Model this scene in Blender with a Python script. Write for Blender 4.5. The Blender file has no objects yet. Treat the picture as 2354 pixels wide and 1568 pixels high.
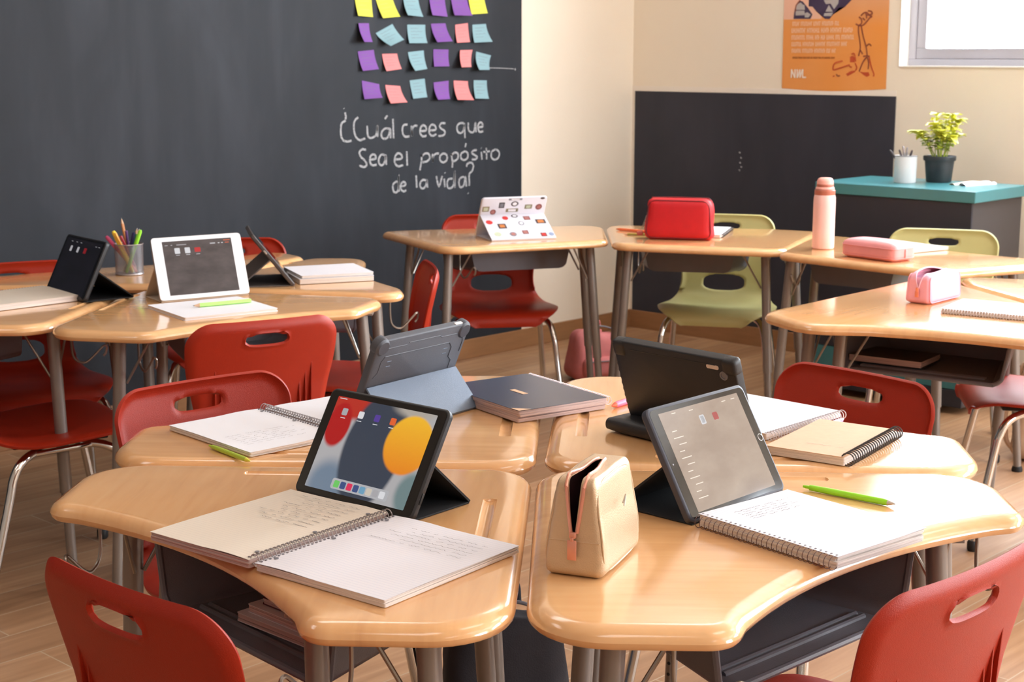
import bpy, bmesh, math, random
from mathutils import Vector, Matrix, noise

random.seed(7)
PI = math.pi
S = bpy.context.scene
C = S.collection

# ---------------------------------------------------------------- plan frame
# Plan coordinates: the camera stands at (0, 0) and looks along +Y. The room is turned
# by PHI so that its walls lie along the world axes.
PHI = math.radians(-46.5)
CP, SP = math.cos(PHI), math.sin(PHI)
DESK_Z = 0.74


def P(x, y):
    return (x * CP - y * SP, x * SP + y * CP)


CORNER = P(0.63, 8.155)      # corner between blackboard wall (y = YB) and window wall (x = XR)
XR, YB = CORNER
XL, YF, ZC = XR - 7.9, YB - 9.6, 2.95

# ---------------------------------------------------------------- camera
cam_data = bpy.data.cameras.new('camera')
cam = bpy.data.objects.new('camera', cam_data)
C.objects.link(cam)
cam_data.sensor_width = 36.0
cam_data.lens = 3550 / 2354 * 36.0
cam.location = (0, 0, 1.44)
cam.rotation_euler = (math.radians(90 - 10.563), 0, PHI)
cam_data.clip_start = 0.05
cam_data.dof.use_dof = True
cam_data.dof.focus_distance = 2.45
cam_data.dof.aperture_fstop = 13.0
S.camera = cam

# ---------------------------------------------------------------- light: bright overcast sky through the windows
W = bpy.data.worlds.new('sky')
S.world = W
W.use_nodes = True
bg = W.node_tree.nodes['Background']
bg.inputs['Color'].default_value = (0.84, 0.92, 1.0, 1)
bg.inputs['Strength'].default_value = 26.0
S.view_settings.view_transform = 'Standard'
S.view_settings.look = 'None'
S.view_settings.exposure = 0.22
S.view_settings.gamma = 1.0
S.view_settings.use_curve_mapping = False
S.cycles.max_bounces = 10
S.cycles.diffuse_bounces = 5
S.cycles.glossy_bounces = 4
S.cycles.transparent_max_bounces = 12
S.cycles.sample_clamp_indirect = 6.0
S.cycles.caustics_reflective = False
S.cycles.caustics_refractive = False
S.cycles.use_denoising = True


# windows: (wall, start, end, sill, head); measured along the wall from the room corner
WINDOWS = [('right', 1.545, 3.25, 1.378, 2.62), ('right', 3.75, 5.95, 1.378, 2.62), ('right', 6.45, 8.9, 1.378, 2.62), ('front', 0.9, 3.3, 1.378, 2.62)]  # front window is unseen, added to light far surfaces facing the camera


def portal(x, y, z, w, h, rz):
    l = bpy.data.lights.new('window_portal', 'AREA')
    l.shape = 'RECTANGLE'
    l.size, l.size_y = w, h
    l.cycles.is_portal = True
    o = bpy.data.objects.new('window_portal', l)
    C.objects.link(o)
    o.location = (x, y, z)
    o.rotation_euler = (math.radians(90), 0, rz)


for wl, a, b, z0, z1 in WINDOWS:
    if wl == 'right':
        portal(XR + 0.2, YB - (a + b) / 2, (z0 + z1) / 2, b - a, z1 - z0, math.radians(90))
    else:
        portal(XR - (a + b) / 2, YF - 0.2, (z0 + z1) / 2, b - a, z1 - z0, 0.0)


FILL_LAMPS = [(fx, fy) for fx in (0.22, 0.5, 0.78) for fy in (0.2, 0.5, 0.8)]
for fx, fy in FILL_LAMPS:                       # unseen ceiling lamps added as fill from above; housings built further down
    l = bpy.data.lights.new('ceiling_fill_light', 'AREA')
    l.shape = 'RECTANGLE'
    l.size, l.size_y = 1.2, 0.6
    l.energy = 8.0
    l.color = (1.0, 0.985, 0.96)
    o = bpy.data.objects.new('ceiling_fill_light', l)
    C.objects.link(o)
    o.location = (XR - fx * 7.9, YB - fy * 9.6, ZC - 0.046)

# ---------------------------------------------------------------- materials
def lin(r, g, b):
    f = lambda c: c / 12.92 if c <= 0.04045 else ((c + 0.055) / 1.055) ** 2.4
    return (f(r / 255), f(g / 255), f(b / 255), 1)


def mat(name, rgb, rough=0.5, metal=0.0, var=0.06, scale=30.0, bump=0.0, bscale=300.0, spec=0.5, coat=0.0, emit=None, es=1.0,
        stretch=None, sss=0.0):
    """Principled material with a little procedural unevenness in colour and, if asked, a fine bump."""
    m = bpy.data.materials.new(name)
    m.use_nodes = True
    nt = m.node_tree
    b = nt.nodes['Principled BSDF']
    col = lin(*rgb) if max(rgb) > 1.0 else (*rgb, 1)
    b.inputs['Roughness'].default_value = rough
    b.inputs['Metallic'].default_value = metal
    b.inputs['Specular IOR Level'].default_value = spec
    b.inputs['Coat Weight'].default_value = coat
    b.inputs['Coat Roughness'].default_value = 0.08
    tc = nt.nodes.new('ShaderNodeTexCoord')
    src = tc.outputs['Object']
    if stretch:
        mp = nt.nodes.new('ShaderNodeMapping')
        mp.inputs['Scale'].default_value = stretch
        nt.links.new(src, mp.inputs['Vector'])
        src = mp.outputs['Vector']
    n = nt.nodes.new('ShaderNodeTexNoise')
    n.inputs['Scale'].default_value = scale
    n.inputs['Detail'].default_value = 4
    nt.links.new(src, n.inputs['Vector'])
    r = nt.nodes.new('ShaderNodeMix')
    r.data_type = 'RGBA'
    lo = tuple(c * (1 - var) for c in col[:3]) + (1,)
    hi = tuple(min(1, c * (1 + var)) for c in col[:3]) + (1,)
    r.inputs['A'].default_value, r.inputs['B'].default_value = lo, hi
    nt.links.new(n.outputs['Fac'], r.inputs['Factor'])
    nt.links.new(r.outputs['Result'], b.inputs['Base Color'])
    if bump:
        n2 = nt.nodes.new('ShaderNodeTexNoise')
        n2.inputs['Scale'].default_value = bscale
        n2.inputs['Detail'].default_value = 3
        nt.links.new(tc.outputs['Object'], n2.inputs['Vector'])
        bp = nt.nodes.new('ShaderNodeBump')
        bp.inputs['Strength'].default_value = bump
        bp.inputs['Distance'].default_value = 0.002
        nt.links.new(n2.outputs['Fac'], bp.inputs['Height'])
        nt.links.new(bp.outputs['Normal'], b.inputs['Normal'])
    if emit:
        b.inputs['Emission Color'].default_value = lin(*emit)
        b.inputs['Emission Strength'].default_value = es
    if sss:
        b.inputs['Subsurface Weight'].default_value = sss
        b.inputs['Subsurface Radius'].default_value = (0.004, 0.003, 0.002)
    return m


class NT:
    """Small helper to wire shader nodes."""
    def __init__(self, m):
        m.use_nodes = True
        self.t = m.node_tree
        self.b = self.t.nodes.get('Principled BSDF')

    def n(self, kind, **kw):
        x = self.t.nodes.new('ShaderNode' + kind)
        for k, v in kw.items():
            setattr(x, k, v)
        return x

    def l(self, a, b):
        self.t.links.new(a, b)

    def math(self, op, a, b=None, c=None):
        x = self.n('Math', operation=op)
        for i, v in enumerate((a, b, c)):
            if v is None:
                continue
            if isinstance(v, (int, float)):
                x.inputs[i].default_value = v
            else:
                self.l(v, x.inputs[i])
        return x.outputs[0]

    def mix(self, f, a, b):
        x = self.n('Mix', data_type='RGBA')
        for k, v in (('Factor', f), ('A', a), ('B', b)):
            if isinstance(v, (int, float)):
                x.inputs[k].default_value = v
            elif isinstance(v, tuple):
                x.inputs[k].default_value = v
            else:
                self.l(v, x.inputs[k])
        return x.outputs['Result']

    def ramp(self, f, stops):
        x = self.n('ValToRGB')
        e = x.color_ramp.elements
        while len(e) < len(stops):
            e.new(0.5)
        for i, (p, c) in enumerate(stops):
            e[i].position = p
            e[i].color = c
        self.l(f, x.inputs[0])
        return x.outputs['Color']


def laminate(name):
    m = bpy.data.materials.new(name)
    t = NT(m)
    tc = t.n('TexCoord').outputs['Object']
    mp = t.n('Mapping')
    mp.inputs['Rotation'].default_value = (0, 0, math.radians(45))
    mp.inputs['Scale'].default_value = (4.0, 38.0, 5.0)
    t.l(tc, mp.inputs['Vector'])
    n1 = t.n('TexNoise'); n1.inputs['Scale'].default_value = 1.0; n1.inputs['Detail'].default_value = 6; n1.inputs['Distortion'].default_value = 0.6
    t.l(mp.outputs['Vector'], n1.inputs['Vector'])
    mp2 = t.n('Mapping')
    mp2.inputs['Rotation'].default_value = (0, 0, math.radians(45))
    mp2.inputs['Scale'].default_value = (1.6, 9.0, 2.0)
    t.l(tc, mp2.inputs['Vector'])
    n2 = t.n('TexNoise'); n2.inputs['Scale'].default_value = 1.0; n2.inputs['Detail'].default_value = 2; n2.inputs['Distortion'].default_value = 1.2
    t.l(mp2.outputs['Vector'], n2.inputs['Vector'])
    f = t.math('ADD', t.math('MULTIPLY', n1.outputs['Fac'], 0.55), t.math('MULTIPLY', n2.outputs['Fac'], 0.45))
    col = t.ramp(f, [(0.30, lin(214, 160, 108)), (0.5, lin(226, 174, 120)), (0.72, lin(232, 184, 132))])
    t.l(col, t.b.inputs['Base Color'])
    t.b.inputs['Roughness'].default_value = 0.16
    t.b.inputs['Coat Weight'].default_value = 0.7
    t.b.inputs['Coat Roughness'].default_value = 0.09
    return m


def floor_tile(name):
    """Wood-look planks laid along the blackboard wall with thin pale joints."""
    m = bpy.data.materials.new(name)
    t = NT(m)
    tc = t.n('TexCoord').outputs['Object']
    br = t.n('TexBrick')
    br.offset = 0.37
    br.inputs['Scale'].default_value = 1.0
    br.inputs['Brick Width'].default_value = 0.90
    br.inputs['Row Height'].default_value = 0.15
    br.inputs['Mortar Size'].default_value = 0.0022
    br.inputs['Mortar Smooth'].default_value = 0.3
    br.inputs['Color1'].default_value = (0.2, 0.2, 0.2, 1)
    br.inputs['Color2'].default_value = (0.8, 0.8, 0.8, 1)
    t.l(tc, br.inputs['Vector'])
    mp = t.n('Mapping'); mp.inputs['Scale'].default_value = (2.5, 34.0, 1.0)
    t.l(tc, mp.inputs['Vector'])
    n = t.n('TexNoise'); n.inputs['Scale'].default_value = 1.0; n.inputs['Detail'].default_value = 7; n.inputs['Distortion'].default_value = 0.5
    t.l(mp.outputs['Vector'], n.inputs['Vector'])
    sep = t.n('SeparateColor')
    t.l(br.outputs['Color'], sep.inputs[0])
    f = t.math('ADD', t.math('MULTIPLY', n.outputs['Fac'], 0.6), t.math('MULTIPLY', sep.outputs[0], 0.4))
    wood = t.ramp(f, [(0.25, lin(140, 102, 72)), (0.5, lin(168, 128, 94)), (0.75, lin(194, 154, 118))])
    col = t.mix(br.outputs['Fac'], wood, lin(186, 162, 134))
    t.l(col, t.b.inputs['Base Color'])
    t.b.inputs['Roughness'].default_value = 0.42
    bp = t.n('Bump'); bp.inputs['Strength'].default_value = 0.25; bp.inputs['Distance'].default_value = 0.002
    inv = t.math('SUBTRACT', 1.0, br.outputs['Fac'])
    t.l(inv, bp.inputs['Height'])
    t.l(bp.outputs['Normal'], t.b.inputs['Normal'])
    return m


def board_paint(name, dark, mid, light):
    """Chalkboard paint with rubbed chalk dust in soft upright smears."""
    m = bpy.data.materials.new(name)
    t = NT(m)
    tc = t.n('TexCoord').outputs['Object']
    mp = t.n('Mapping'); mp.inputs['Scale'].default_value = (2.2, 2.2, 0.8)
    t.l(tc, mp.inputs['Vector'])
    n = t.n('TexNoise'); n.inputs['Scale'].default_value = 1.3; n.inputs['Detail'].default_value = 5; n.inputs['Distortion'].default_value = 0.8
    t.l(mp.outputs['Vector'], n.inputs['Vector'])
    mp2 = t.n('Mapping'); mp2.inputs['Scale'].default_value = (9.0, 9.0, 1.5)
    t.l(tc, mp2.inputs['Vector'])
    n2 = t.n('TexNoise'); n2.inputs['Scale'].default_value = 1.0; n2.inputs['Detail'].default_value = 4
    t.l(mp2.outputs['Vector'], n2.inputs['Vector'])
    f = t.math('ADD', t.math('MULTIPLY', n.outputs['Fac'], 0.7), t.math('MULTIPLY', n2.outputs['Fac'], 0.3))
    t.l(t.ramp(f, [(0.25, dark), (0.5, mid), (0.75, light)]), t.b.inputs['Base Color'])
    t.b.inputs['Roughness'].default_value = 0.6
    t.b.inputs['Specular IOR Level'].default_value = 0.22
    return m


def glass(name):
    m = bpy.data.materials.new(name)
    t = NT(m)
    t.t.nodes.remove(t.b)
    out = t.t.nodes['Material Output']
    tr = t.n('BsdfTransparent'); gl = t.n('BsdfGlossy'); gl.inputs['Roughness'].default_value = 0.0
    lw = t.n('LayerWeight')
    fr = t.math('MULTIPLY_ADD', t.math('POWER', lw.outputs['Facing'], 5.0), 0.9, 0.04)
    mx = t.n('MixShader')
    t.l(fr, mx.inputs[0]); t.l(tr.outputs[0], mx.inputs[1]); t.l(gl.outputs[0], mx.inputs[2])
    t.l(mx.outputs[0], out.inputs['Surface'])
    return m


def wire_mesh(name):
    """Fine woven metal mesh: holes from two crossed waves."""
    m = bpy.data.materials.new(name)
    t = NT(m)
    out = t.t.nodes['Material Output']
    t.b.inputs['Base Color'].default_value = lin(150, 150, 155)
    t.b.inputs['Metallic'].default_value = 0.7
    t.b.inputs['Roughness'].default_value = 0.4
    uv = t.n('TexCoord').outputs['Object']
    sx = t.n('SeparateXYZ'); t.l(uv, sx.inputs[0])
    ang = t.math('ARCTAN2', sx.outputs['Y'], sx.outputs['X'])
    a = t.math('SINE', t.math('MULTIPLY', ang, 90.0))
    z = t.math('SINE', t.math('MULTIPLY', sx.outputs['Z'], 2000.0))
    hole = t.math('MULTIPLY', t.math('GREATER_THAN', a, -0.4), t.math('GREATER_THAN', z, -0.4))
    tr = t.n('BsdfTransparent')
    mx = t.n('MixShader')
    t.l(hole, mx.inputs[0]); t.l(t.b.outputs[0], mx.inputs[1]); t.l(tr.outputs[0], mx.inputs[2])
    t.l(mx.outputs[0], out.inputs['Surface'])
    return m


def chalk_mat(name, rgb, thr=0.42):
    m = bpy.data.materials.new(name)
    t = NT(m)
    out = t.t.nodes['Material Output']
    t.b.inputs['Base Color'].default_value = lin(*rgb)
    t.b.inputs['Roughness'].default_value = 0.95
    tc = t.n('TexCoord').outputs['Object']
    n = t.n('TexNoise'); n.inputs['Scale'].default_value = 260.0; n.inputs['Detail'].default_value = 2
    t.l(tc, n.inputs['Vector'])
    tr = t.n('BsdfTransparent')
    mx = t.n('MixShader')
    f = t.math('MULTIPLY', t.math('LESS_THAN', n.outputs['Fac'], thr), 0.85)
    t.l(f, mx.inputs[0]); t.l(t.b.outputs[0], mx.inputs[1]); t.l(tr.outputs[0], mx.inputs[2])
    t.l(mx.outputs[0], out.inputs['Surface'])
    return m


def page_edge(name, rgb):
    """Cut edges of stacked paper: fine layers along z."""
    m = bpy.data.materials.new(name)
    t = NT(m)
    tc = t.n('TexCoord').outputs['Object']
    sx = t.n('SeparateXYZ'); t.l(tc, sx.inputs[0])
    mp = t.n('Mapping'); mp.inputs['Scale'].default_value = (6.0, 6.0, 1500.0)
    t.l(tc, mp.inputs['Vector'])
    n = t.n('TexNoise'); n.inputs['Scale'].default_value = 1.0; n.inputs['Detail'].default_value = 2
    t.l(mp.outputs['Vector'], n.inputs['Vector'])
    c = lin(*rgb)
    d = tuple(x * 0.62 for x in c[:3]) + (1,)
    t.l(t.ramp(n.outputs['Fac'], [(0.35, d), (0.6, c)]), t.b.inputs['Base Color'])
    t.b.inputs['Roughness'].default_value = 0.85
    return m


def ruled_paper(name, rgb, line, pitch=0.0071, axis='X'):
    m = bpy.data.materials.new(name)
    t = NT(m)
    tc = t.n('TexCoord').outputs['Object']
    sx = t.n('SeparateXYZ'); t.l(tc, sx.inputs[0])
    fr = t.math('FRACT', t.math('DIVIDE', sx.outputs[axis], pitch))
    f = t.math('MULTIPLY', t.math('LESS_THAN', fr, 0.09), 0.55)
    t.l(t.mix(f, lin(*rgb), lin(*line)), t.b.inputs['Base Color'])
    t.b.inputs['Roughness'].default_value = 0.75
    return m


M = dict(
    wall2=mat('taupe_wall_paint', (150, 140, 130), 0.85, var=0.02, scale=3),  # unseen left wall, toned darker to cut bounced light
    wall=mat('cream_wall_paint', (236, 224, 206), 0.85, var=0.02, scale=3, bump=0.15, bscale=120),
    ceiling=mat('white_ceiling_paint', (244, 240, 232), 0.9, var=0.02),
    floor=floor_tile('wood_look_tile'),
    base=mat('brown_tile_skirting', (150, 108, 72), 0.45, var=0.25, scale=6, stretch=(1, 1, 9)),
    board=board_paint('chalkboard_paint', lin(31, 34, 39), lin(40, 43, 49), lin(56, 59, 66)),
    board2=board_paint('black_chalkboard_paint', lin(49, 49, 57), lin(55, 55, 63), lin(62, 61, 70)),
    border=mat('pale_border_paint', (236, 226, 214), 0.8, var=0.02),
    white=mat('white_paint', (238, 234, 228), 0.6, var=0.02),
    alu=mat('grey_aluminium', (178, 176, 184), 0.45, metal=0.25, var=0.03),
    glass=glass('window_glass'),
    wood=laminate('maple_laminate'),
    leg=mat('warm_grey_metal', (136, 128, 122), 0.36, metal=0.35, var=0.05),
    dark=mat('black_rubber', (28, 27, 28), 0.6),
    chrome=mat('chrome', (220, 218, 214), 0.09, metal=1.0, var=0.01),
    wire=mat('steel_wire', (150, 143, 135), 0.28, metal=0.8, var=0.03),
    box=mat('charcoal_plastic', (104, 105, 114), 0.42, var=0.08, bump=0.2, bscale=500),
    red=mat('red_plastic', (158, 38, 15), 0.42, var=0.05, bump=0.25, bscale=700, spec=0.35),
    green=mat('olive_plastic', (180, 174, 118), 0.42, var=0.05, bump=0.25, bscale=700, spec=0.35),
    paper=ruled_paper('ruled_paper', (222, 220, 226), (178, 182, 205)),
    papery=ruled_paper('ruled_paper_y', (222, 222, 230), (178, 182, 205), axis='Y'),
    cream=ruled_paper('cream_paper', (222, 212, 198), (196, 184, 178)),
    blank=mat('white_paper', (226, 226, 232), 0.75, var=0.02),
    edge=page_edge('paper_edges', (236, 226, 220)),
    pinkedge=page_edge('pinkish_paper_edges', (208, 182, 176)),
    ink=mat('pencil_grey', (118, 112, 116), 0.8),
    inkd=mat('dark_ink', (74, 70, 78), 0.8),
    kraft=mat('kraft_card', (212, 172, 138), 0.7, var=0.08, scale=80),
    navy=mat('navy_cover', (42, 52, 78), 0.25, var=0.25, scale=9),
    coil=mat('steel_coil', (176, 170, 172), 0.3, metal=0.7),
    coilw=mat('white_coil', (214, 208, 214), 0.4),
    coild=mat('brown_coil', (92, 66, 64), 0.4),
    coilb=mat('black_coil', (58, 56, 58), 0.35),
    caseb=mat('black_case', (30, 30, 33), 0.45, var=0.15, bump=0.2, bscale=900),
    rugged=mat('rugged_case', (66, 68, 76), 0.5, var=0.1, bump=0.2, bscale=800),
    flapb=mat('blue_grey_flap', (98, 112, 132), 0.55, var=0.08, bump=0.3, bscale=900),
    fabric=mat('black_flap', (24, 24, 27), 0.75, bump=0.4, bscale=1200),
    frame2=mat('slate_case_rim', (66, 70, 82), 0.45),
    bezel=mat('black_bezel', (14, 14, 16), 0.08, spec=0.6),
    bezelw=mat('white_bezel', (232, 236, 244), 0.15),
    whitecase=mat('white_folio', (206, 205, 214), 0.45, var=0.02),
    beige=mat('beige_lining', (206, 182, 152), 0.7),
    silver=mat('silver_alloy', (190, 184, 178), 0.3, metal=0.8),
    grey=mat('grey_plastic', (120, 118, 124), 0.5),
    gold=mat('gold_leatherette', (204, 178, 146), 0.36, metal=0.35, var=0.06, scale=60, bump=0.3, bscale=600),
    lining=mat('wine_lining', (62, 22, 26), 0.7),
    rosegold=mat('rose_gold_zip', (226, 160, 138), 0.32, metal=0.6),
    redbag=mat('crimson_fabric', (196, 8, 26), 0.5, var=0.12, bump=0.4, bscale=900),
    redtrim=mat('dark_red_piping', (110, 8, 22), 0.5),
    pink=mat('pink_leatherette', (240, 158, 160), 0.42, var=0.05, bump=0.2, bscale=500),
    pink2=mat('light_pink_fabric', (244, 172, 192), 0.5, var=0.05, bump=0.3, bscale=700),
    pinkb=mat('pale_pink_enamel', (246, 200, 194), 0.4, var=0.02),
    copper=mat('terracotta_band', (178, 104, 84), 0.45),
    lid=mat('blush_lid', (240, 172, 158), 0.4),
    bagpink=mat('dusty_pink_canvas', (206, 120, 118), 0.8, var=0.15, bump=0.4, bscale=400),
    bagdark=mat('black_canvas', (48, 46, 52), 0.8, var=0.2, bump=0.5, bscale=350),
    bagtan=mat('beige_canvas', (206, 178, 152), 0.8, var=0.1, bump=0.4, bscale=350),
    teal=mat('teal_laminate', (66, 126, 132), 0.3, var=0.04),
    cabinet=mat('dark_slate_panel', (42, 43, 52), 0.5, var=0.06),
    cabside=mat('grey_panel', (66, 62, 63), 0.55, var=0.06),
    pot=mat('black_plant_pot', (38, 44, 48), 0.5),
    soil=mat('potting_soil', (48, 36, 28), 0.95),
    leaf=mat('lime_leaf', (226, 226, 92), 0.45, var=0.15, scale=25, sss=0.0),
    leafd=mat('green_leaf', (160, 178, 66), 0.45, var=0.25, scale=25),
    cupw=mat('white_enamel', (232, 230, 232), 0.35, var=0.02),
    mesh=wire_mesh('wire_mesh'),
    chalk=chalk_mat('chalk', (172, 172, 174)),
    lime=mat('lime_plastic', (150, 226, 40), 0.3),
    limed=mat('lime_clear', (176, 200, 70), 0.25),
    yellow=mat('yellow_note', (214, 214, 78), 0.8, var=0.03),
    blue=mat('aqua_note', (132, 166, 174), 0.8, var=0.03),
    purple=mat('violet_note', (124, 78, 156), 0.8, var=0.03),
    salmon=mat('salmon_note', (224, 132, 132), 0.8, var=0.03),
)


# ---------------------------------------------------------------- mesh builder
class MB:
    def __init__(self):
        self.bm = bmesh.new()
        self.mi = 0

    def face(self, vs):
        try:
            f = self.bm.faces.new(vs)
            f.material_index = self.mi
            return f
        except ValueError:
            return None

    def box(self, x0, x1, y0, y1, z0, z1, bevel=0.0, seg=2):
        n0 = len(self.bm.verts)
        vs = [self.bm.verts.new((x, y, z)) for z in (z0, z1) for y in (y0, y1) for x in (x0, x1)]
        fs = [self.face([vs[i] for i in q]) for q in ((0, 2, 3, 1), (4, 5, 7, 6), (0, 1, 5, 4), (2, 6, 7, 3), (0, 4, 6, 2), (1, 3, 7, 5))]
        if bevel:
            es = list({e for f in fs for e in f.edges})
            bmesh.ops.bevel(self.bm, geom=es, offset=bevel, segments=seg, affect='EDGES', profile=0.5)
        return self

    def prism(self, pts, z0, z1, prof=None):
        """Extrude an outline; prof = [(inset, z)] builds a shaped edge from bottom to top."""
        n = len(pts)
        prof = prof or [(0, z0), (0, z1)]
        nr = normals2d(pts)
        rings = []
        for ins, z in prof:
            rings.append([self.bm.verts.new((p[0] - q[0] * ins, p[1] - q[1] * ins, z)) for p, q in zip(pts, nr)])
        for a, b in zip(rings, rings[1:]):
            for i in range(n):
                j = (i + 1) % n
                self.face((a[i], a[j], b[j], b[i]))
        self.face(list(reversed(rings[0])))
        self.face(rings[-1])
        return self

    def tube(self, path, r, seg=10, cap=True, closed=False):
        pts = [Vector(p) for p in path]
        n = len(pts)
        rs = r if isinstance(r, (list, tuple)) else [r] * n
        rings = []
        up = None
        for i, p in enumerate(pts):
            if closed:
                d = pts[(i + 1) % n] - pts[i - 1]
            else:
                d = pts[min(i + 1, n - 1)] - pts[max(i - 1, 0)]
            if d.length < 1e-9:
                d = Vector((0, 0, 1))
            d.normalize()
            if up is None:
                up = d.orthogonal().normalized()
            else:
                up = up - d * up.dot(d)
                up = up.normalized() if up.length > 1e-6 else d.orthogonal().normalized()
            s = d.cross(up)
            rings.append([self.bm.verts.new(p + (up * math.cos(k * 2 * PI / seg) + s * math.sin(k * 2 * PI / seg)) * rs[i]) for k in range(seg)])
        m = n if closed else n - 1
        for i in range(m):
            a, b = rings[i], rings[(i + 1) % n]
            for k in range(seg):
                self.face((a[k], a[(k + 1) % seg], b[(k + 1) % seg], b[k]))
        if cap and not closed:
            self.face(list(reversed(rings[0])))
            self.face(rings[-1])
        return self

    def lathe(self, prof, seg=32, cx=0, cy=0):
        rings = []
        for r, z in prof:
            if r < 1e-6:
                rings.append([self.bm.verts.new((cx, cy, z))])
            else:
                rings.append([self.bm.verts.new((cx + r * math.cos(k * 2 * PI / seg), cy + r * math.sin(k * 2 * PI / seg), z)) for k in range(seg)])
        for a, b in zip(rings, rings[1:]):
            for k in range(seg):
                k2 = (k + 1) % seg
                if len(a) == 1 and len(b) == 1:
                    continue
                if len(a) == 1:
                    self.face((a[0], b[k2], b[k]))
                elif len(b) == 1:
                    self.face((a[k], a[k2], b[0]))
                else:
                    self.face((a[k], a[k2], b[k2], b[k]))
        return self

    def grid(self, rows):
        vs = [[self.bm.verts.new(p) for p in r] for r in rows]
        for a, b in zip(vs, vs[1:]):
            for i in range(len(a) - 1):
                self.face((a[i], a[i + 1], b[i + 1], b[i]))
        return vs

    def ribbon(self, pts, w, nrm=(0, 0, 1)):
        """Flat ribbon of width w along pts, lying in the plane with normal nrm."""
        pts = [Vector(p) for p in pts]
        nv = Vector(nrm)
        prev = None
        for i, p in enumerate(pts):
            d = pts[min(i + 1, len(pts) - 1)] - pts[max(i - 1, 0)]
            if d.length < 1e-9:
                continue
            s = d.normalized().cross(nv) * (w / 2)
            cur = (self.bm.verts.new(p + s), self.bm.verts.new(p - s))
            if prev:
                self.face((prev[0], cur[0], cur[1], prev[1]))
            prev = cur
        return self

    def poly(self, pts):
        self.face([self.bm.verts.new(p) for p in pts])
        return self

    def rbox(self, hx, hy, hz, r, n=10, fn=None, mfn=None):
        """Dense rounded box centred on the origin; fn bends each point, mfn picks the material per point."""
        key = {}
        def vert(p):
            q = [p[i] * (hx, hy, hz)[i] for i in range(3)]
            rr = (r, r, r) if not isinstance(r, tuple) else r
            inner = [max(-h + rr[i], min(h - rr[i], q[i])) for i, h in enumerate((hx, hy, hz))]
            d = Vector([(q[i] - inner[i]) / rr[i] for i in range(3)])
            if d.length > 1e-9:
                d = d / max(d.length, 1e-9) * (max(abs(c) for c in d) / max(abs(c) for c in d))
            pt = Vector([inner[i] + d[i] * rr[i] for i in range(3)])
            k = tuple(round(c, 6) for c in q)
            if k not in key:
                key[k] = self.bm.verts.new(fn(pt) if fn else pt)
            return key[k]
        def spread(k):
            return -1 + 2 * k / n
        for ax in range(3):
            for sg in (-1, 1):
                for i in range(n):
                    for j in range(n):
                        def pp(a, b):
                            v = [0, 0, 0]
                            v[ax] = sg
                            v[(ax + 1) % 3] = spread(a)
                            v[(ax + 2) % 3] = spread(b)
                            return vert(v)
                        q = [pp(i, j), pp(i + 1, j), pp(i + 1, j + 1), pp(i, j + 1)]
                        if sg < 0:
                            q.reverse()
                        f = self.face(q)
                        if f and mfn:
                            f.material_index = mfn(f.calc_center_median())
        return self

    def build(self, name, m, parent=None, smooth=True, angle=38, label=None, fix=True):
        if fix:
            bmesh.ops.recalc_face_normals(self.bm, faces=self.bm.faces)
        me = bpy.data.meshes.new(name)
        self.bm.to_mesh(me)
        self.bm.free()
        for x in (m if isinstance(m, (list, tuple)) else [m]):
            me.materials.append(x)
        if smooth and len(me.polygons):
            me.polygons.foreach_set('use_smooth', [True] * len(me.polygons))
            me.set_sharp_from_angle(angle=math.radians(angle))
        o = bpy.data.objects.new(name, me)
        C.objects.link(o)
        if parent:
            o.parent = parent
        if label:
            o['label'] = label
        return o


def normals2d(pts):
    n = len(pts)
    out = []
    area = sum(pts[i][0] * pts[(i + 1) % n][1] - pts[(i + 1) % n][0] * pts[i][1] for i in range(n))
    s = 1 if area > 0 else -1
    for i in range(n):
        a, b = pts[i - 1], pts[(i + 1) % n]
        dx, dy = b[0] - a[0], b[1] - a[1]
        l = math.hypot(dx, dy) or 1
        out.append((s * dy / l, -s * dx / l))
    return out


def fillet(ctrl, seg=8):
    """ctrl = [(x, y, r)] polygon; returns a dense outline with rounded corners."""
    out = []
    n = len(ctrl)
    for i in range(n):
        p = Vector(ctrl[i][:2]); r = ctrl[i][2]
        a = Vector(ctrl[i - 1][:2]) - p
        b = Vector(ctrl[(i + 1) % n][:2]) - p
        if r <= 0:
            out.append(tuple(p)); continue
        a.normalize(); b.normalize()
        ang = a.angle(b)
        d = r / math.tan(ang / 2)
        c = p + (a + b).normalized() * (r / math.sin(ang / 2))
        p0, p1 = p + a * d, p + b * d
        a0 = math.atan2(p0.y - c.y, p0.x - c.x); a1 = math.atan2(p1.y - c.y, p1.x - c.x)
        da = (a1 - a0 + PI) % (2 * PI) - PI
        for k in range(seg + 1):
            t = a0 + da * k / seg
            out.append((c.x + r * math.cos(t), c.y + r * math.sin(t)))
    return out


def rrect(x0, x1, y0, y1, r, seg=6):
    return fillet([(x0, y0, r), (x1, y0, r), (x1, y1, r), (x0, y1, r)], seg)


def curve(pts, n=6):
    """Catmull-Rom through pts."""
    P_ = [Vector(p) for p in pts]
    P_ = [P_[0] * 2 - P_[1]] + P_ + [P_[-1] * 2 - P_[-2]]
    out = []
    for i in range(1, len(P_) - 2):
        for k in range(n):
            t = k / n
            a, b, c, d = P_[i - 1:i + 3]
            out.append(0.5 * ((2 * b) + (c - a) * t + (2 * a - 5 * b + 4 * c - d) * t * t + (3 * b - a - 3 * c + d) * t ** 3))
    out.append(P_[-2])
    return out


# ---------------------------------------------------------------- scene graph helpers
def tag(o, label, cat, group=None):
    o['label'] = label
    o['category'] = cat
    if group:
        o['group'] = group
    return o


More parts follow.
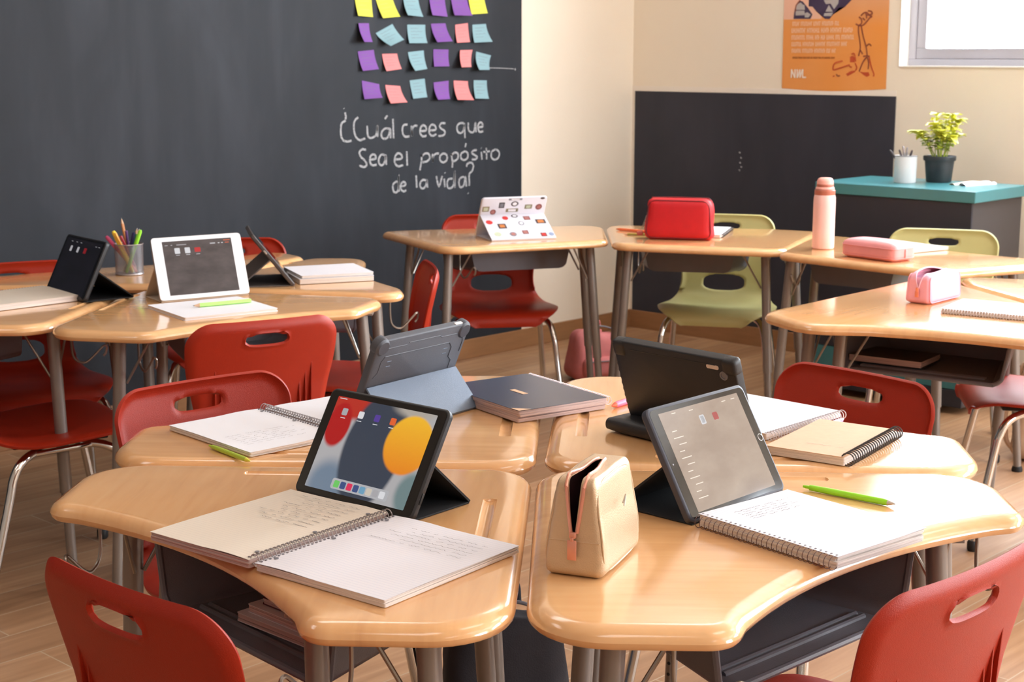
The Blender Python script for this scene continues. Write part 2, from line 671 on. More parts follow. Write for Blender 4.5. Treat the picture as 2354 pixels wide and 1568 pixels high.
def thing(name, label, cat, x, y, z=0.0, heading=0.0, group=None):
    """Empty at the base of a thing; x, y and heading (degrees) in plan coordinates."""
    o = bpy.data.objects.new(name, None)
    o.empty_display_size = 0.05
    C.objects.link(o)
    o.location = (*P(x, y), z)
    o.rotation_euler = (0, 0, math.radians(heading) + PHI)
    return tag(o, label, cat, group)


def put(o, x, y, z=0.0, heading=0.0):
    o.location = (*P(x, y), z)
    o.rotation_euler = (0, 0, math.radians(heading) + PHI)
    return o


def struct(name, mb, m, **kw):
    o = mb.build(name, m, **kw)
    o['kind'] = 'structure'
    return o


def copy_tree(o, parent=None):
    c = o.copy()
    C.objects.link(c)
    if parent is not None:
        c.parent = parent
    for ch in list(o.children):
        copy_tree(ch, c)
    return c


def kids(o):
    return [o] + [k for ch in o.children for k in kids(ch)]


def bake(o):
    """Apply modifiers by replacing the mesh with its evaluated copy."""
    bpy.context.view_layer.update()
    dg = bpy.context.evaluated_depsgraph_get()
    me = bpy.data.meshes.new_from_object(o.evaluated_get(dg))
    o.modifiers.clear()
    o.data = me
    return o

# ================================================================ the room
RX = lambda t: XR - t          # distance t from the corner along the blackboard wall
RY = lambda t: YB - t          # distance t from the corner along the window wall
T = 0.18
struct('floor', MB().box(XL - T, XR + T, YF - T, YB + T, -0.1, 0.0), M['floor'], smooth=False)
struct('ceiling', MB().box(XL - T, XR + T, YF - T, YB + T, ZC, ZC + 0.1), M['ceiling'], smooth=False)
struct('wall_back', MB().box(XL - T, XR + T, YB, YB + T, 0, ZC), M['wall'], smooth=False)
struct('wall_left', MB().box(XL - T, XL, YF, YB, 0, ZC), M['wall2'], smooth=False)
_, fa_, fb_, fz0, fz1 = WINDOWS[-1]
struct('wall_front', MB().box(XL - T, XR + T, YF - T, YF, 0, fz0).box(XL - T, XR + T, YF - T, YF, fz1, ZC).box(XL - T, RX(fb_), YF - T, YF, fz0, fz1).box(RX(fa_), XR + T, YF - T, YF, fz0, fz1), M['wall'], smooth=False)
wr = MB()
cuts = [(a, b) for w_, a, b, z0, z1 in WINDOWS if w_ == 'right']
z0, z1 = WINDOWS[0][3], WINDOWS[0][4]
wr.box(XR, XR + T, YF, YB, 0, z0).box(XR, XR + T, YF, YB, z1, ZC)
last = 0.0
for a, b in cuts + [(YB - YF, None)]:
    wr.box(XR, XR + T, RY(a), RY(last), z0, z1)
    last = b
struct('wall_right', wr, M['wall'], smooth=False)
struct('baseboard_back', MB().box(XL, XR, YB - 0.012, YB, 0, 0.095, 0.003), M['base'], smooth=False)
struct('baseboard_right', MB().box(XR - 0.012, XR, YF, YB - 0.012, 0, 0.095, 0.003), M['base'], smooth=False)
struct('baseboard_left', MB().box(XL, XL + 0.012, YF, YB - 0.012, 0, 0.095, 0.003), M['base'], smooth=False)

for k, (w_, a, b, z0, z1) in enumerate(WINDOWS):
    wd = b - a
    f = MB()
    xa, xb = 0.075, 0.135
    fw = 0.035
    f.box(xa, xb, 0, wd, z0, z0 + fw, 0.003).box(xa, xb, 0, wd, z1 - fw, z1, 0.003)
    f.box(xa, xb, 0, fw, z0 + fw, z1 - fw, 0.003).box(xa, xb, wd - fw, wd, z0 + fw, z1 - fw, 0.003)
    win = struct('window_%d' % (k + 1), f, M['alu'], smooth=False)
    win.location, win.rotation_euler = ((XR, RY(b), 0), (0, 0, 0)) if w_ == 'right' else ((RX(b), YF, 0), (0, 0, -PI / 2))
    s = MB()
    ym = wd / 2
    for ya, yb_, xo in ((fw, ym + 0.03, 0.012), (ym - 0.03, wd - fw, 0.0)):
        x0_, x1_ = xa + 0.008 + xo, xa + 0.03 + xo
        sw = 0.048
        s.box(x0_, x1_, ya, yb_, z0 + fw, z0 + fw + sw, 0.003).box(x0_, x1_, ya, yb_, z1 - fw - sw, z1 - fw, 0.003)
        s.box(x0_, x1_, ya, ya + sw, z0 + fw + sw, z1 - fw - sw, 0.003).box(x0_, x1_, yb_ - sw, yb_, z0 + fw + sw, z1 - fw - sw, 0.003)
        MB().box((x0_ + x1_) / 2 - 0.002, (x0_ + x1_) / 2 + 0.002, ya + sw, yb_ - sw, z0 + fw + sw, z1 - fw - sw).build('pane', M['glass'], win, smooth=False)
    s.build('sash', M['alu'], win, smooth=False)
    rv = MB()
    rv.box(-0.004, xa, wd - 0.002, wd + 0.0005, z0, z1).box(-0.004, xa, -0.0005, 0.002, z0, z1)
    rv.box(-0.006, xa, 0, wd, z0 - 0.0005, z0 + 0.006)
    o = struct('window_%d_reveal' % (k + 1), rv, M['white'], smooth=False)
    o.location, o.rotation_euler = win.location, win.rotation_euler

SIDEN = {0.22: 'window side', 0.5: 'middle', 0.78: 'inner side'}
ENDN = {0.2: 'near the blackboard', 0.5: 'halfway along the room', 0.8: 'at the rear of the room'}
for fx, fy in FILL_LAMPS:
    t = bpy.data.objects.new('added_ceiling_lamp', None)
    C.objects.link(t); t.location = (XR - fx * 7.9, YB - fy * 9.6, ZC)
    tag(t, 'slim white unseen ceiling lamp, added for fill, on the %s, %s' % (SIDEN[fx], ENDN[fy]), 'ceiling lamp', 'added ceiling fill lamps')
    q = MB()
    for x0, x1, y0, y1 in ((-0.64, -0.6, -0.21, 0.21), (0.6, 0.64, -0.21, 0.21), (-0.6, 0.6, -0.21, -0.17), (-0.6, 0.6, 0.17, 0.21)):
        q.box(x0, x1, y0, y1, -0.05, 0.0)
    q.box(-0.6, 0.6, -0.17, 0.17, -0.02, 0.0)
    q.build('fill_lamp_housing', M['white'], t, smooth=False)

# big blackboard painted panel on the back wall
TB = 0.858
bb = MB().box(XL + 0.4, RX(TB), YB - 0.010, YB - 0.0005, 0.096, 2.75).build('blackboard', M['board'], smooth=False)
tag(bb, 'wall-wide dark blackboard with chalk question and rows of sticky notes', 'blackboard')

CHALK= [[(1.977,1.207),(1.976,1.205)],[(1.971,1.189),(1.968,1.173),(1.969,1.159)],[(1.969,1.154),(1.991,1.143),(1.997,1.121),(1.996,1.091),(1.986,1.071),(1.964,1.064),(1.938,1.066)],[(1.898,1.166),(1.917,1.152),(1.923,1.133),(1.922,1.105),(1.91,1.079),(1.889,1.067),(1.859,1.074)],[(1.846,1.127),(1.845,1.091),(1.836,1.076),(1.817,1.075),(1.794,1.089),(1.788,1.128),(1.787,1.077)],[(1.713,1.109),(1.74,1.112),(1.761,1.099),(1.764,1.079),(1.749,1.067),(1.725,1.075),(1.711,1.109),(1.71,1.068)],[(1.727,1.169),(1.743,1.154)],[(1.695,1.153),(1.692,1.066)],[(1.607,1.125),(1.63,1.123),(1.639,1.106),(1.635,1.083),(1.619,1.071),(1.596,1.073)],[(1.583,1.119),(1.58,1.072),(1.579,1.104),(1.563,1.118),(1.547,1.117)],[(1.527,1.093),(1.495,1.095),(1.494,1.11),(1.511,1.119),(1.527,1.108),(1.53,1.085),(1.515,1.069),(1.491,1.071)],[(1.47,1.094),(1.435,1.096),(1.435,1.111),(1.454,1.12),(1.47,1.109),(1.474,1.086),(1.458,1.069),(1.429,1.075)],[(1.371,1.123),(1.396,1.124),(1.408,1.113),(1.4,1.101),(1.38,1.091),(1.374,1.079),(1.388,1.068),(1.416,1.067)],[(1.253,1.12),(1.279,1.12),(1.296,1.106),(1.292,1.082),(1.27,1.075),(1.253,1.09),(1.249,1.119),(1.247,1.086),(1.245,1.05)],[(1.223,1.122),(1.222,1.091),(1.206,1.076),(1.185,1.081),(1.176,1.12),(1.172,1.075)],[(1.154,1.098),(1.128,1.1),(1.132,1.116),(1.145,1.12),(1.158,1.107),(1.156,1.086),(1.146,1.075),(1.124,1.079)],[(1.856,1.023),(1.879,1.027),(1.894,1.013),(1.885,0.993),(1.861,0.975),(1.854,0.957),(1.869,0.949),(1.896,0.957)],[(1.831,0.979),(1.8,0.983),(1.804,0.998),(1.819,1.001),(1.832,0.991),(1.833,0.968),(1.82,0.954),(1.795,0.956)],[(1.742,0.992),(1.765,0.999),(1.781,0.982),(1.781,0.962),(1.766,0.951),(1.748,0.964),(1.74,0.995),(1.738,0.951)],[(1.684,0.972),(1.645,0.976),(1.648,0.993),(1.668,1.0),(1.684,0.986),(1.688,0.961),(1.669,0.942),(1.637,0.946)],[(1.614,1.006),(1.612,0.942)],[(1.534,0.917),(1.525,0.955),(1.521,0.987),(1.521,0.979),(1.504,0.99),(1.48,0.989),(1.472,0.97),(1.488,0.956),(1.517,0.952)],[(1.455,0.987),(1.452,0.949),(1.451,0.972),(1.435,0.986),(1.414,0.987)],[(1.385,0.987),(1.406,0.976),(1.406,0.955),(1.385,0.945),(1.364,0.956),(1.364,0.977),(1.385,0.987)],[(1.329,0.918),(1.328,0.945),(1.335,0.982),(1.333,0.976),(1.314,0.987),(1.292,0.98),(1.293,0.959),(1.314,0.948),(1.328,0.951)],[(1.245,0.99),(1.271,0.979),(1.271,0.958),(1.25,0.949),(1.229,0.959),(1.228,0.98),(1.245,0.99)],[(1.239,1.027),(1.243,1.008)],[(1.168,0.992),(1.19,0.99),(1.2,0.979),(1.181,0.969),(1.165,0.959),(1.177,0.949),(1.2,0.95)],[(1.137,0.982),(1.133,0.945)],[(1.138,1.001),(1.136,0.998)],[(1.104,0.999),(1.101,0.945)],[(1.124,0.981),(1.08,0.982)],[(1.04,0.99),(1.067,0.979),(1.069,0.954),(1.049,0.941),(1.022,0.949),(1.015,0.973),(1.036,0.99)],[(1.662,0.872),(1.686,0.873),(1.701,0.857),(1.696,0.831),(1.679,0.826),(1.667,0.846),(1.666,0.904),(1.663,0.828)],[(1.651,0.851),(1.625,0.855),(1.627,0.867),(1.639,0.87),(1.653,0.86),(1.651,0.839),(1.638,0.828),(1.62,0.831)],[(1.558,0.895),(1.555,0.839)],[(1.494,0.868),(1.518,0.872),(1.533,0.858),(1.533,0.841),(1.515,0.833),(1.498,0.847),(1.492,0.871),(1.488,0.835)],[(1.432,0.885),(1.416,0.836),(1.394,0.883)],[(1.382,0.87),(1.378,0.831)],[(1.377,0.898),(1.375,0.895)],[(1.327,0.867),(1.353,0.866),(1.363,0.848),(1.357,0.827),(1.336,0.825),(1.319,0.845),(1.314,0.903),(1.313,0.824)],[(1.251,0.872),(1.276,0.867),(1.287,0.85),(1.279,0.825),(1.255,0.832),(1.244,0.871),(1.238,0.825)],[(1.237,0.917),(1.229,0.931),(1.203,0.934),(1.19,0.92),(1.199,0.896),(1.218,0.882),(1.218,0.849),(1.218,0.827)],[(1.228,0.794),(1.225,0.791)],[(1.092,1.372),(1.012,1.37),(0.914,1.366)],[(0.908,1.365),(0.901,1.362)]]
NOTES= [('Y',[(1.907,1.696),(1.811,1.699),(1.81,1.593),(1.9,1.597)]),('Y',[(1.787,1.677),(1.694,1.696),(1.669,1.597),(1.761,1.589)]),('B',[(1.624,1.698),(1.536,1.706),(1.537,1.598),(1.63,1.604)]),('P',[(1.466,1.708),(1.373,1.711),(1.366,1.602),(1.467,1.607)]),('P',[(1.332,1.712),(1.231,1.712),(1.23,1.608),(1.328,1.609)]),('Y',[(1.223,1.712),(1.121,1.718),(1.105,1.622),(1.208,1.615)]),('P',[(1.892,1.566),(1.827,1.567),(1.826,1.487),(1.897,1.487)]),('B',[(1.789,1.525),(1.69,1.566),(1.645,1.498),(1.744,1.47)]),('B',[(1.602,1.564),(1.492,1.565),(1.5,1.484),(1.603,1.483)]),('P',[(1.457,1.57),(1.366,1.573),(1.35,1.493),(1.446,1.488)]),('N',[(1.304,1.567),(1.223,1.576),(1.219,1.49),(1.306,1.486)]),('B',[(1.193,1.569),(1.104,1.574),(1.091,1.492),(1.197,1.487)]),('P',[(1.893,1.447),(1.801,1.454),(1.794,1.371),(1.882,1.364)]),('N',[(1.753,1.436),(1.665,1.438),(1.653,1.371),(1.746,1.362)]),('B',[(1.599,1.444),(1.503,1.452),(1.502,1.37),(1.592,1.362)]),('P',[(1.443,1.457),(1.348,1.456),(1.357,1.381),(1.448,1.38)]),('N',[(1.28,1.453),(1.193,1.455),(1.225,1.377),(1.309,1.376)]),('B',[(1.169,1.447),(1.07,1.429),(1.109,1.363),(1.192,1.363)]),('P',[(1.873,1.323),(1.773,1.306),(1.785,1.248),(1.87,1.243)]),('N',[(1.737,1.302),(1.649,1.296),(1.636,1.225),(1.73,1.222)]),('B',[(1.591,1.32),(1.499,1.327),(1.49,1.244),(1.578,1.239)]),('P',[(1.444,1.309),(1.348,1.316),(1.357,1.233),(1.446,1.232)]),('N',[(1.316,1.316),(1.225,1.312),(1.227,1.226),(1.32,1.229)]),('B',[(1.186,1.316),(1.099,1.314),(1.103,1.229),(1.193,1.232)])]
PSTROKES= [[(1.011,1.686),(0.996,1.67),(0.988,1.657),(0.986,1.633)],[(1.315,1.572),(1.333,1.564),(1.354,1.566),(1.372,1.582),(1.386,1.597),(1.398,1.603)],[(1.331,1.603),(1.344,1.592),(1.345,1.574),(1.333,1.566)],[(1.34,1.608),(1.358,1.622),(1.367,1.616),(1.371,1.595)],[(1.35,1.598),(1.363,1.587)],[(1.358,1.622),(1.37,1.622),(1.389,1.607),(1.398,1.605)],[(1.376,1.63),(1.394,1.626),(1.397,1.615),(1.371,1.61)],[(1.33,1.564),(1.332,1.532),(1.34,1.496),(1.344,1.461),(1.337,1.427)],[(1.344,1.564),(1.357,1.516),(1.374,1.469),(1.382,1.427)],[(1.377,1.472),(1.389,1.481),(1.401,1.472)],[(1.345,1.453),(1.358,1.435)],[(1.361,1.425),(1.379,1.427),(1.395,1.425)],[(1.38,1.422),(1.362,1.401),(1.343,1.356)],[(1.383,1.422),(1.391,1.396),(1.39,1.367)],[(1.392,1.422),(1.406,1.377),(1.421,1.346),(1.418,1.335)],[(1.32,1.395),(1.33,1.374),(1.324,1.361)],[(1.299,1.435),(1.312,1.438),(1.319,1.422),(1.323,1.401)],[(1.292,1.387),(1.25,1.374),(1.209,1.363),(1.204,1.373),(1.211,1.392),(1.233,1.4),(1.254,1.404)],[(1.289,1.387),(1.296,1.377),(1.305,1.377)],[(1.204,1.333),(1.214,1.335)],[(1.223,1.344),(1.229,1.336),(1.243,1.336)],[(1.23,1.644),(1.242,1.62)]]
PPOLY= {'dark':[[(1.058,1.712),(1.058,1.656),(1.08,1.654),(1.1,1.633),(1.123,1.621),(1.149,1.597),(1.174,1.596),(1.192,1.616),(1.222,1.647),(1.253,1.649),(1.288,1.68),(1.305,1.706)],[(1.011,1.683),(0.996,1.67),(0.981,1.644),(0.976,1.599),(1.07,1.598),(1.08,1.618),(1.055,1.648),(1.025,1.678)]],'grey':[[(0.99,1.662),(1.035,1.664),(1.039,1.64),(0.989,1.641)],[(0.987,1.637),(1.036,1.636),(1.04,1.616),(0.987,1.615)],[(1.036,1.624),(1.052,1.629),(1.072,1.618),(1.06,1.605),(1.039,1.605)],[(1.168,1.66),(1.191,1.629),(1.151,1.63)],[(1.139,1.683),(1.22,1.687),(1.218,1.666),(1.197,1.64),(1.177,1.666),(1.152,1.664)],[(1.145,1.623),(1.192,1.625),(1.183,1.609),(1.142,1.61)],[(1.002,1.67),(1.015,1.675),(1.027,1.664),(0.993,1.662)]],'red':[[(1.291,1.423),(1.303,1.428),(1.317,1.419),(1.317,1.398),(1.292,1.398)],[(1.273,1.345),(1.297,1.358),(1.324,1.361),(1.319,1.353),(1.282,1.334)],[(1.343,1.356),(1.368,1.353),(1.392,1.354),(1.399,1.34),(1.384,1.332),(1.368,1.34)]]}
PTEXT= [(0.972, 1.586, 1.243, 1.566), (0.968, 1.556, 1.298, 1.534), (0.969, 1.523, 1.306, 1.502), (0.97, 1.492, 1.267, 1.472), (0.972, 1.46, 1.222, 1.441), (0.978, 1.423, 1.21, 1.414)]

def chalk(name, strokes, w, label):
    ck = MB()
    for st in strokes:
        c = curve([(a, b, 0) for a, b in st], 4) if len(st) > 2 else [Vector((a, b, 0)) for a, b in st]
        ck.ribbon([(RX(p.x), YB - 0.0112, p.y) for p in c], w, (0, -1, 0))
    ck.build(name, M['chalk'], bb, smooth=False, label=label, fix=False)


text = CHALK[:-2]
top_of = lambda st: max(z for t, z in st)
chalk('chalk_text_line', [st for st in text[:16]], 0.0095, 'first line of chalk handwriting')
chalk('chalk_text_line', [st for st in text[16:33]], 0.0095, 'second line of chalk handwriting')
chalk('chalk_text_line', [st for st in text[33:]], 0.0095, 'third line of chalk handwriting')
chalk('chalk_stroke', CHALK[-2:-1], 0.003, 'thin chalk line ending in a dot')
chalk('chalk_dot', CHALK[-1:], 0.0095, 'chalk dot')

# small blackboard on the window wall, with a pale painted border
fr = MB()
fr.box(XR - 0.0035, XR - 0.0005, RY(1.538), RY(0.0), 1.2465, 1.272)
fr.box(XR - 0.0035, XR - 0.0005, RY(0.0215), RY(0.0), 0.096, 1.2465)
sb_root = MB().box(XR - 0.008, XR - 0.001, RY(1.538), RY(0.022), 0.096, 1.246).build('blackboard', M['board2'], smooth=False)
tag(sb_root, 'small plain black board low on the wall beside the corner', 'blackboard')
fr.build('painted_border', M['border'], sb_root, smooth=False, label='pale painted border')
cd = MB()
for zz, dt in ((0.955, 0.0), (0.93, 0.008), (0.905, 0.004), (0.885, 0.012), (0.868, 0.0)):
    yy = RY(0.69 + dt)
    cd.ribbon([(XR - 0.0085, yy - 0.006, zz), (XR - 0.0085, yy + 0.004, zz + 0.003)], 0.007, (-1, 0, 0))
cd.build('chalk_marks', M['chalk'], sb_root, smooth=False, fix=False)

# sticky notes
COLN = {'Y': ('yellow', 'yellow'), 'B': ('aqua blue', 'blue'), 'P': ('violet', 'purple'), 'R': ('salmon pink', 'salmon')}
ROWN = ['top', 'second', 'third', 'bottom']
ORD = ['first', 'second', 'third', 'fourth', 'fifth', 'sixth']
for i, (col, q) in enumerate(NOTES):
    row, cidx = divmod(i, 6)
    if row == 1 and cidx == 4 or row == 2 and cidx in (1, 4) or row == 3 and cidx in (1, 4):
        col = 'R'
    tl, tr, br, bl = [Vector(p) for p in q]
    N = 6
    nm = MB()
    lift = 0.012 + 0.006 * ((i * 7) % 5)
    skew = ((i * 5) % 7 - 3) / 3.0
    rows = []
    for a in range(N + 1):
        v = a / N
        r_ = []
        for b_ in range(N + 1):
            u = b_ / N
            p = (tl * (1 - u) + tr * u) * (1 - v) + (bl * (1 - u) + br * u) * v
            out = 0.0112 + lift * (v ** 2) * (1 + 0.6 * skew * (u - 0.5)) * (0.6 if i in (12, 20) else 1)
            if i in (6, 16): out += 0.016 * (1 - u) * (0.4 + v)
            if i == 18: out += 0.012 * u * v
            r_.append((RX(p.x), YB - out, p.y))
        rows.append(r_)
    nm.grid(rows)
    bmesh.ops.recalc_face_normals(nm.bm, faces=nm.bm.faces)
    # give the paper a thickness
    bmesh.ops.solidify(nm.bm, geom=list(nm.bm.faces), thickness=0.0004)
    o = nm.build('sticky_note', M[COLN[col][1]], angle=60)
    tag(o, '%s sticky note, %s from the left in the %s row on the blackboard' % (COLN[col][0], ORD[cidx], ROWN[row]), 'sticky note', 'sticky notes on the blackboard')
    wl = MB()
    for k in range(4):
        v = 0.2 + 0.17 * k
        pts = []
        for b_ in range(9):
            u = 0.16 + 0.66 * b_ / 8 * (0.7 + 0.3 * ((k + i) % 2))
            p = (tl * (1 - u) + tr * u) * (1 - v) + (bl * (1 - u) + br * u) * v
            out = 0.0112 + lift * (v ** 2) * (1 + 0.6 * skew * (u - 0.5)) * (0.6 if i in (12, 20) else 1)
            if i in (6, 16): out += 0.016 * (1 - u) * (0.4 + v)
            if i == 18: out += 0.012 * u * v
            pts.append((RX(p.x), YB - out - 0.0009, p.y + 0.0012 * math.sin(b_ * 2.3 + i)))
        wl.ribbon(pts, 0.0011, (0, -1, 0))
    wl.build('handwriting', M['ink'], o, smooth=False, fix=False)

# poster on the window wall
def poster_paper():
    m = bpy.data.materials.new('poster_print')
    t = NT(m)
    sx = t.n('SeparateXYZ'); t.l(t.n('TexCoord').outputs['Object'], sx.inputs[0])
    z = sx.outputs['Z']; y = sx.outputs['Y']
    n = t.n('TexNoise'); n.inputs['Scale'].default_value = 4.0
    t.l(t.n('TexCoord').outputs['Object'], n.inputs['Vector'])
    base = t.ramp(n.outputs['Fac'], [(0.3, lin(226, 144, 66)), (0.7, lin(230, 154, 86))])
    # pinkish printed field at the upper left, ending in a straight edge
    up = t.math('GREATER_THAN', z, 1.597)
    left = t.math('GREATER_THAN', y, RY(1.13))
    f1 = t.math('MULTIPLY', up, left)
    c1 = t.mix(t.math('MULTIPLY', f1, 0.9), base, lin(232, 186, 164))
    right = t.math('SMOOTH_MIN', t.math('MAXIMUM', t.math('MULTIPLY', t.math('SUBTRACT', z, 1.56), 6.0), 0.0), 1.0, 0.1)
    rr = t.math('MULTIPLY', t.math('LESS_THAN', y, RY(1.13)), right)
    c2 = t.mix(t.math('MULTIPLY', rr, 0.8), c1, lin(214, 166, 132))
    t.l(c2, t.b.inputs['Base Color'])
    t.b.inputs['Roughness'].default_value = 0.4
    return m


ps = MB()
rows = []
for a in range(9):
    v = a / 8
    r_ = []
    for b_ in range(9):
        u = b_ / 8
        s_ = 0.918 + 0.562 * u + 0.004 * v
        z_ = 2.02 * (1 - v) + (1.274 + 0.005 * u - 0.012 * math.sin(PI * u)) * v
        r_.append((XR - 0.003 - 0.0006 * v * math.sin(PI * u), RY(s_), z_))
    rows.append(r_)
ps.grid(rows)
bmesh.ops.recalc_face_normals(ps.bm, faces=ps.bm.faces)
bmesh.ops.solidify(ps.bm, geom=list(ps.bm.faces), thickness=0.0004)
po = ps.build('poster', poster_paper(), angle=60)
tag(po, 'orange poster with line drawings and a printed quotation above the small board', 'poster')
PX = XR - 0.0046
pm = {'dark': mat('poster_plum', (62, 50, 78), 0.5), 'grey': mat('poster_stone', (176, 170, 168), 0.5), 'red': mat('poster_rust', (188, 78, 42), 0.5),
      'rust2': mat('poster_maroon', (138, 70, 50), 0.5), 'logo': mat('poster_cream', (238, 222, 206), 0.5), 'txt': mat('poster_peach', (240, 200, 168), 0.5), 'br': mat('poster_brown', (150, 84, 40), 0.5)}
for k, off in (('dark', 0.0), ('grey', 0.0006), ('red', 0.0)):
    q = MB()
    for pg in PPOLY[k]:
        q.poly([(PX - off, RY(a), b) for a, b in pg])
    bmesh.ops.triangulate(q.bm, faces=q.bm.faces)
    q.build('printed_drawing', pm[k], po, smooth=False, fix=False)
for sel in ([0, 20], list(range(1, 14)), list(range(14, 20))):
    q = MB()
    for i in sel:
        if i >= len(PSTROKES): continue
        st = PSTROKES[i]
        c = curve([(a, b, 0) for a, b in st], 4) if len(st) > 2 else [Vector((a, b, 0)) for a, b in st]
        q.ribbon([(PX - 0.0008 - 0.00006 * i, RY(p.x), p.y) for p in c], 0.0062, (-1, 0, 0))
    q.build('printed_lines', pm['rust2' if sel[0] in (0, 1) else 'red'], po, smooth=False, fix=False)
# blocks of small condensed capitals, too blurred in the photograph to read
rng = random.Random(3)
for key, sel in (('txt', PTEXT[:5]), ('br', PTEXT[5:])):
    q = MB()
    for s0, za, s1, zb in sel:
        x = s0
        h = za - zb
        while x < s1 - 0.01:
            wl = rng.choice((3, 5, 7, 8, 9))
            for k in range(wl):
                if x > s1: break
                cw = h * 0.40
                q.box(PX - 0.0005, PX, RY(x + cw * 0.42), RY(x), zb, za)
                zz = rng.choice((zb, (za + zb) / 2 - h * 0.09, za - h * 0.18))
                q.box(PX - 0.0005, PX, RY(x + cw * 0.8), RY(x + cw * 0.3), zz, zz + h * 0.18)
                x += cw
            x += h * 0.3
    q.build('printed_text', pm[key], po, smooth=False, fix=False)
q = MB()
lgn = []
LX, LT, LB = 0.9705, 1.364, 1.3235
def lg(pts, w=0.0075):
    lgn.append(0)
    q.ribbon([(PX - 0.0006 - 0.00008 * len(lgn), RY(LX + a * 0.088), LB + b * (LT - LB)) for a, b in pts], w, (-1, 0, 0))
lg([(0.05, 0), (0.05, 1)]); lg([(0.05, 0.95), (0.27, 0.05)]); lg([(0.28, 0), (0.28, 1)])
lg([(0.42, 1), (0.42, 0)]); lg([(0.44, 0.02), (0.60, 0.98)]); lg([(0.60, 0.98), (0.60, 0.02)], 0.006); lg([(0.60, 0.05), (0.76, 1)]); lg([(0.77, 1), (0.77, 0)]); lg([(0.77, 0.08), (0.99, 0.08)])
q.build('printed_logo', pm['logo'], po, smooth=False, fix=False)

# ================================================================ desks
def concave(n=14, h=0.30):
    """Front edge between the two tips, in (u, v) of the desk."""
    out = []
    for k in range(n + 1):
        l = h - 2 * h * k / n
        a = 0.648 + 0.55 * l * l
        out.append(((a + l) / math.sqrt(2), (a - l) / math.sqrt(2), 0))
    return out


SIDE, END = 0.765, 0.262
std_outline = fillet([(0, 0, 0.085), (SIDE, 0, 0.11), (SIDE, END, 0.05)] + concave() + [(END, SIDE, 0.05), (0, SIDE, 0.11)], 9)
EDGE = [(0.013, -0.029), (0.005, -0.0275), (0.0012, -0.023), (0.0, -0.0175), (0.002, -0.0115), (0.007, -0.006), (0.014, -0.0022), (0.021, -0.0005), (0.027, 0.0)]


def groove_cutter(grooves):
    q = MB()
    for (u0, v0, u1, v1) in grooves:
        a, b = Vector((u0, -v0, 0.0105)), Vector((u1, -v1, 0.0105))
        d = (b - a).normalized()
        q.tube([a - d * 0.006, a - d * 0.003, a, b, b + d * 0.003, b + d * 0.006], [0.004, 0.012, 0.0155, 0.0155, 0.012, 0.004], 24)
    return q.build('groove_cutter', M['dark'])


def make_top(outline, grooves, parent):
    q = MB().prism([(u, -v) for u, v in outline], 0, 0, [(i, DESK_Z + z) for i, z in EDGE])
    o = q.build('desktop', M['wood'], parent, angle=50)
    if grooves:
        cut = groove_cutter(grooves)
        cut.parent = parent
        cut.location.z = DESK_Z
        md = o.modifiers.new('grooves', 'BOOLEAN')
        md.operation, md.solver, md.object = 'DIFFERENCE', 'EXACT', cut
        bake(o)
        bpy.data.objects.remove(cut)
        o.data.polygons.foreach_set('use_smooth', [True] * len(o.data.polygons))
        o.data.set_sharp_from_angle(angle=math.radians(30))
    return o


def make_leg(parent, u, v, cu, cv, holes=True):
    """Splayed tube leg with a telescopic foot tube; (cu, cv) is the point it leans away from."""
    d = Vector((u - cu, -(v - cv)))
    d = d.normalized() * 0.055 if d.length else d
    top = Vector((u, -v, DESK_Z - 0.027))
    mid = top + Vector((d.x * 0.62, d.y * 0.62, -(top.z - 0.27)))
    foot = Vector((u + d.x, -v + d.y, 0.018))
    lg_ = MB()
    lg_.box(top.x - 0.035, top.x + 0.035, top.y - 0.035, top.y + 0.035, top.z - 0.004, top.z + 0.001, 0.0)
    lg_.tube([top, mid], 0.0168, 18)
    o = lg_.build('leg', M['leg'], parent)
    MB().tube([mid + (top - mid) * 0.02, foot], 0.0135, 16).build('foot_tube', M['leg'], o)
    h = MB()
    ax = (foot - mid).normalized()
    for side in (Vector((math.cos(2.6), math.sin(2.6), 0)),):
        for k in range(7):
            p = mid.lerp(foot, 0.10 + 0.105 * k) + side * 0.0128
            h.tube([p, p + side * 0.0009], 0.0042, 8)
    h.build('adjustment_holes', M['dark'], o, smooth=False)
    MB().lathe([(0, 0), (0.018, 0.0), (0.019, 0.006), (0.016, 0.018), (0, 0.018)], 16, foot.x, foot.y).build('glide', M['dark'], o)
    return top, mid


def make_braces(parent, u, v, cu, cv):
    c = Vector((cu - u, -(cv - v))).normalized()
    top = Vector((u, -v, DESK_Z - 0.028))
    for ang in (-50, 50):
        d = Matrix.Rotation(math.radians(ang), 2) @ c
        a = top + Vector((d.x * 0.012, d.y * 0.012, -0.13))
        b = top + Vector((d.x * 0.085, d.y * 0.085, -0.001))
        e = top + Vector((d.x * 0.11, d.y * 0.11, -0.001))
        MB().tube([a, a + (b - a) * 0.96, b + (e - b) * 0.3, e], 0.0035, 8).build('brace', M['wire'], parent)


def make_hook(parent, u, v, hd):
    h = math.radians(hd)
    X = Vector((math.cos(h), math.sin(h), 0)); Y = Vector((-math.sin(h), math.cos(h), 0)); Z = Vector((0, 0, 1))
    o = Vector((u, -v, DESK_Z - 0.028))
    pts = [o, o - Z * 0.055, o - Z * 0.085 + X * 0.006, o - Z * 0.098 + X * 0.026, o - Z * 0.092 + X * 0.044, o - Z * 0.066 + X * 0.072,
           o - Z * 0.054 + X * 0.085, o - Z * 0.058 + X * 0.092 + Y * 0.004, o - Z * 0.074 + X * 0.089 + Y * 0.006, o - Z * 0.083 + X * 0.082 + Y * 0.006]
    MB().tube(curve(pts, 5), 0.0032, 8).build('bag_hook', M['wire'], parent)


